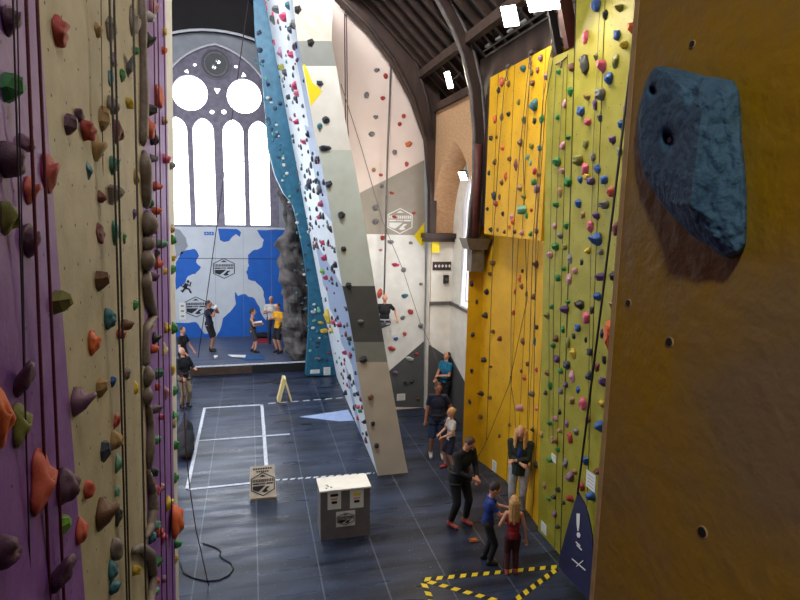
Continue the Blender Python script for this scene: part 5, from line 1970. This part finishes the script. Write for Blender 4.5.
for row, (n1, w_) in enumerate(((8, .4), (6, .26))):
    b = MB()
    for k in range(n1):
        x = (k - n1 / 2 + .5) * w_ / n1
        c_ = bl + ln * .5 + V((1, 0, 0)) * x + uy * (hgt * (.91 - .09 * row)) + n_ * .001
        b.hexa([c_ + V((-w_ / n1 * .36, 0, 0)) - uy * .016, c_ + V((w_ / n1 * .36, 0, 0)) - uy * .016, c_ + V((w_ / n1 * .36, 0, 0)) + uy * .016, c_ + V((-w_ / n1 * .36, 0, 0)) + uy * .016],
               [c_ + n_ * .004 + V((-w_ / n1 * .36, 0, 0)) - uy * .016, c_ + n_ * .004 + V((w_ / n1 * .36, 0, 0)) - uy * .016, c_ + n_ * .004 + V((w_ / n1 * .36, 0, 0)) + uy * .016, c_ + n_ * .004 + V((-w_ / n1 * .36, 0, 0)) + uy * .016], M_INK)
    b.obj('lettering', sb)


# pale wooden A-frame sign seen edge-on
pa, pb = at(278.5, 401, 2, 0), at(291, 400, 2, 0)
ap = at(284.2, 377.5, 1, (pa.y + pb.y) / 2)
b = MB(); b.bar(pa + V((0, 0, .02)), ap, .1, .42, M_YEL if False else mat('pale_pine', (222, 202, 140), .6), up=V((0, 1, 0)))
af = tag(b.obj('folding_floor_sign'), 'pale yellow wooden A shaped floor sign standing beyond the court', 'sign')
b = MB(); b.bar(pb + V((0, 0, .02)), ap, .05, .42, MATS['pale_pine'], up=V((0, 1, 0))); b.obj('back_leaf', af)

# patch of light on the mats, put in as a thin pale blue slab
b = MB()
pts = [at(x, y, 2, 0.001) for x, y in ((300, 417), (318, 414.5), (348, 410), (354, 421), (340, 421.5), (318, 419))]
b.hexa(pts, [p + V((0, 0, .012)) for p in pts], mat('pale_blue_light', (150, 172, 214), 0.5, (178, 194, 226), 6, .6))
tag(b.obj('light_patch'), 'pale blue wedge of painted light lying on the mats against the fin', 'light patch')
# low black lump by the left wall
b = MB()
c = at(190, 448, 2, 0)
b.ell(c + V((-.12, .0, .2)), (.24, .7, .2), C_BLACK); b.ell(c + V((-.16, .55, .24)), (.2, .5, .24), C_BLACK); b.ell(c + V((-.05, -.4, .14)), (.2, .45, .15), C_BLACK); b.capsule(c + V((-.1, -.6, .3)), .03, c + V((-.1, .6, .5)), .03, C_BLACK)
o = b.obj('black_lump'); remesh(o, .03, 2)
tag(o, 'large slumped black lump on the floor by the left wall', 'bag')
# things on the stage
for (x, y, r, m, lab, nm) in ((233, 333.5, (.34, .2, .17), C_RED, 'red and dark backpack lying at the back of the stage', 'backpack'),
                              (243, 332, (.3, .2, .22), C_BLACK, 'black backpack lying at the back of the stage between red one and standing person', 'backpack'),
                              (262, 336, (.4, .2, .12), C_BLACK, 'low black sports bag on the stage behind the person in yellow', 'sports_bag')):
    c = at(x, y, 2, ZS) + V((0, -.4, .02))
    b = MB(); b.ell(c + V((0, 0, r[2] * .9)), r, m); b.ell(c + V((r[0] * .5, -.04, r[2] * .7)), (r[0] * .5, r[1] * .9, r[2] * .7), m if m != C_RED else C_BLACK)
    o = b.obj(nm); remesh(o, .03, 1); tag(o, lab, 'bag')
for (q, m, lab, nm) in (([(252, 338.5), (271, 339), (270, 343.5), (254, 343)], C_RED, 'flat red mat on the stage between the standing people', 'mat'),
                        ([(233, 355.5), (262, 354.5), (266, 359.5), (245, 360.5)], cloth('strong_blue', (30, 84, 140)), 'blue cloth lying near the stage edge', 'cloth'),
                        ([(228, 355), (246, 355.5), (245, 357.6), (232, 357)], M_PAPER, 'white crumpled paper strip lying left of the blue cloth on the stage', 'paper')):
    pts = [at(x, y, 2, ZS + (.002 if m != M_PAPER else .03)) for x, y in q]
    b = MB(); b.hexa(pts, [p + V((0, 0, .02)) for p in pts], m); tag(b.obj(nm), lab, nm)
c = at(216, 359, 2, ZS)
b = MB(); b.tube([c, c + V((0, 0, .13))], [.055, .075], M_PAPER, 12); tag(b.obj('paper_cup'), 'white paper cup standing near the stage edge', 'cup')
# cup and paper held by the people on the stage
c = at(214.5, 308.5, 1, 22.75)
b = MB(); b.tube([c, c + V((.09, 0, .12))], [.06, .075], M_PAPER, 12); tag(b.obj('drinking_cup'), 'white cup raised by the person in navy polo', 'cup')
c = at(256, 322.3, 1, 22.45)
b = MB(); b.hexa([c + V((-.12, -.15, -.01)), c + V((.22, -.15, .02)), c + V((.22, .13, .02)), c + V((-.12, .13, -.01))],
                 [c + V((-.12, -.15, .0)), c + V((.22, -.15, .03)), c + V((.22, .13, .03)), c + V((-.12, .13, .0))], M_PAPER)
tag(b.obj('paper_sheet'), 'white sheet of paper held by the person in grey vest', 'paper')
# orange scrap and chalk crumbs on the near floor
c = at(473, 541, 2, 0)
b = MB(); b.box((c.x - .08, c.y - .06, .001), (c.x + .1, c.y + .06, .02), HM['brown']); b.box((c.x - .03, c.y - .03, .02), (c.x + .06, c.y + .04, .035), HM['orange'])
tag(b.obj('paper_scrap'), 'crumpled orange brown scrap on the floor beside the child in blue', 'scrap')

# cable loop and rope tail on the near floor
cp_ = [(176, 554), (181, 566), (184, 573), (194, 578), (207, 581), (219, 580), (229, 575), (233.5, 569), (231, 563), (222, 558), (219.5, 555), (221, 551), (216, 547.5), (203, 543)]
rope('cable', 'thin black cable lying in a loop on the near floor by the left wall', [at(x, y, 2, .012) for x, y in cp_], .011, M_BLACK, cat='cable')
rope('climbing_rope', 'dark red rope curving down from the left wall to the near floor', [at(x, y, 0, xx) for x, y, xx in ((182, 372, -.95), (186, 450, -.93), (190, 490, -.9), (196, 530, -.86), (202, 556, -.82), (213, 606, -.74))], .008, R_RED)

# notices
def wallpaper_(key, x, y, w, h, label, m=M_PAPER, nm='notice'):
    d = ray(x, y)
    hh = SURF[key].ray_cast(EYE, d)
    if hh[0] is None:
        print('MISS notice', key, x, y); return
    p, n = hh[0], hh[1] if hh[1].dot(d) < 0 else -hh[1]
    k = (p - EYE).dot(FW) / FPX
    up = (V((0, 0, 1)) - n * n.z).normalized(); rg = up.cross(n)
    W, H_ = w * k / max(.3, abs(n.dot(d))), h * k
    c = [p + rg * a * W / 2 + up * e_ * H_ / 2 + n * .002 for a, e_ in ((-1, -1), (1, -1), (1, 1), (-1, 1))]
    B = MB(); B.hexa(c, [q + n * .006 for q in c], m)
    o = tag(B.obj(nm), label, 'notice')
    B = MB()
    for r_ in range(4):
        z = .28 - r_ * .2
        c = [p + rg * a * W * .32 + up * (z * H_ + e_ * H_ * .02) + n * .008 for a, e_ in ((-1, -1), (1, -1), (1, 1), (-1, 1))]
        B.hexa(c, [q + n * .001 for q in c], M_MGREY)
    B.obj('print', o)


wallpaper_('TE', 315, 371.5, 9, 4, 'small white label plate low on the teal wall, left of two')
wallpaper_('TE', 327, 371, 6.5, 8, 'white paper notice low on the teal wall, right of two')
wallpaper_('FW', 401, 397, 8, 7, 'white notice low on the dark grey part of the far wall')
wallpaper_('OL', 591, 481, 8, 18, 'white notice sheet on the olive wall above the blue banner')
wallpaper_('OL', 554, 458, 4, 8, 'tiny white tag on the olive wall near its left edge')
wallpaper_('OL', 544, 528, 4.5, 11, 'white notice at the foot of the olive wall behind the child in red')
wallpaper_('AL', 494.5, 466, 4, 11, 'white notice at the foot of the amber wall')
b = MB(); p = at(445.5, 279, 1, 15.84)
b.box((p.x - .07, 15.74, p.z - .12), (p.x + .07, 15.84, p.z + .12), M_BLACK)
sp = tag(b.obj('wall_speaker'), 'small black wall box on the white plaster beside the window', 'wall box')
b = MB(); b.tube([(p.x, 15.74, p.z), (p.x, 15.73, p.z)], .05, M_DGREY, 12); b.obj('grille', sp)

# floodlights
E_W = emit('floodlight_glow', (1.0, 0.96, 0.88), 14)


def flood(label, x, y, X, w, h, nrm, power, cable=None, col=(1.0, .87, .66), group='floodlights'):
    p = at(x, y, 0, X)
    n = V(nrm).normalized()
    rg = V((0, 0, 1)).cross(n).normalized(); up = n.cross(rg)
    t = thing('floodlight', label, 'floodlight', p, 0, group)
    q = lambda a, c_, d: rg * a + up * c_ + n * d
    B = MB(); B.hexa([q(-w, -h, 0), q(w, -h, 0), q(w, h, 0), q(-w, h, 0)], [q(-w * .7, -h * .7, -.12), q(w * .7, -h * .7, -.12), q(w * .7, h * .7, -.12), q(-w * .7, h * .7, -.12)], M_BLACK)
    B.obj('housing', t)
    B = MB(); B.hexa([q(-w * .92, -h * .92, .001), q(w * .92, -h * .92, .001), q(w * .92, h * .92, .001), q(-w * .92, h * .92, .001)],
                     [q(-w * .92, -h * .92, .012), q(w * .92, -h * .92, .012), q(w * .92, h * .92, .012), q(-w * .92, h * .92, .012)], E_W)
    B.obj('diffuser', t)
    B = MB(); B.tube([q(-w * 1.1, 0, -.03), q(-w * 1.1, 0, -.2), q(w * 1.1, 0, -.2), q(w * 1.1, 0, -.03)], .012, M_STEEL, 6); B.obj('bracket', t)
    if cable:
        B = MB(); B.tube([q(0, 0, -.2), V(cable)], .01, M_STEEL, 6); B.obj('cable', t)
    d = bpy.data.lights.new('floodlight_lamp', 'AREA'); d.shape = 'RECTANGLE'; d.size = w * 2; d.size_y = h * 2; d.energy = power; d.color = col
    o = bpy.data.objects.new('floodlight_lamp', d); COL.objects.link(o)
    o.parent = t; o.location = n * .02
    o.rotation_euler = (n).to_track_quat('-Z', 'Y').to_euler()
    return t


flood('bright rectangular floodlight under the roof over the amber wall, left of two', 510, 16, 4.35, .14, .2, (-.45, -.5, -.75), 48)
flood('large bright floodlight at the top edge over the amber wall, right of two', 543, 1, 4.1, .24, .18, (-.3, -.35, -.9), 50)
flood('bright floodlight above the timber wall plate beside the far truss', 449, 80, 4.55, .1, .2, (-.8, -.3, -.35), 45, cable=(.3, 0, .2))
flood('tilted white lamp hanging in the arched brick recess', 463, 176, 5.1, .1, .13, (-.5, -.4, -.5), 90, cable=(.05, .05, .95))
flood('small white lamp just below the tilted one in the recess', 473.5, 190, 5.1, .05, .1, (-.3, -.6, -.3), 15)
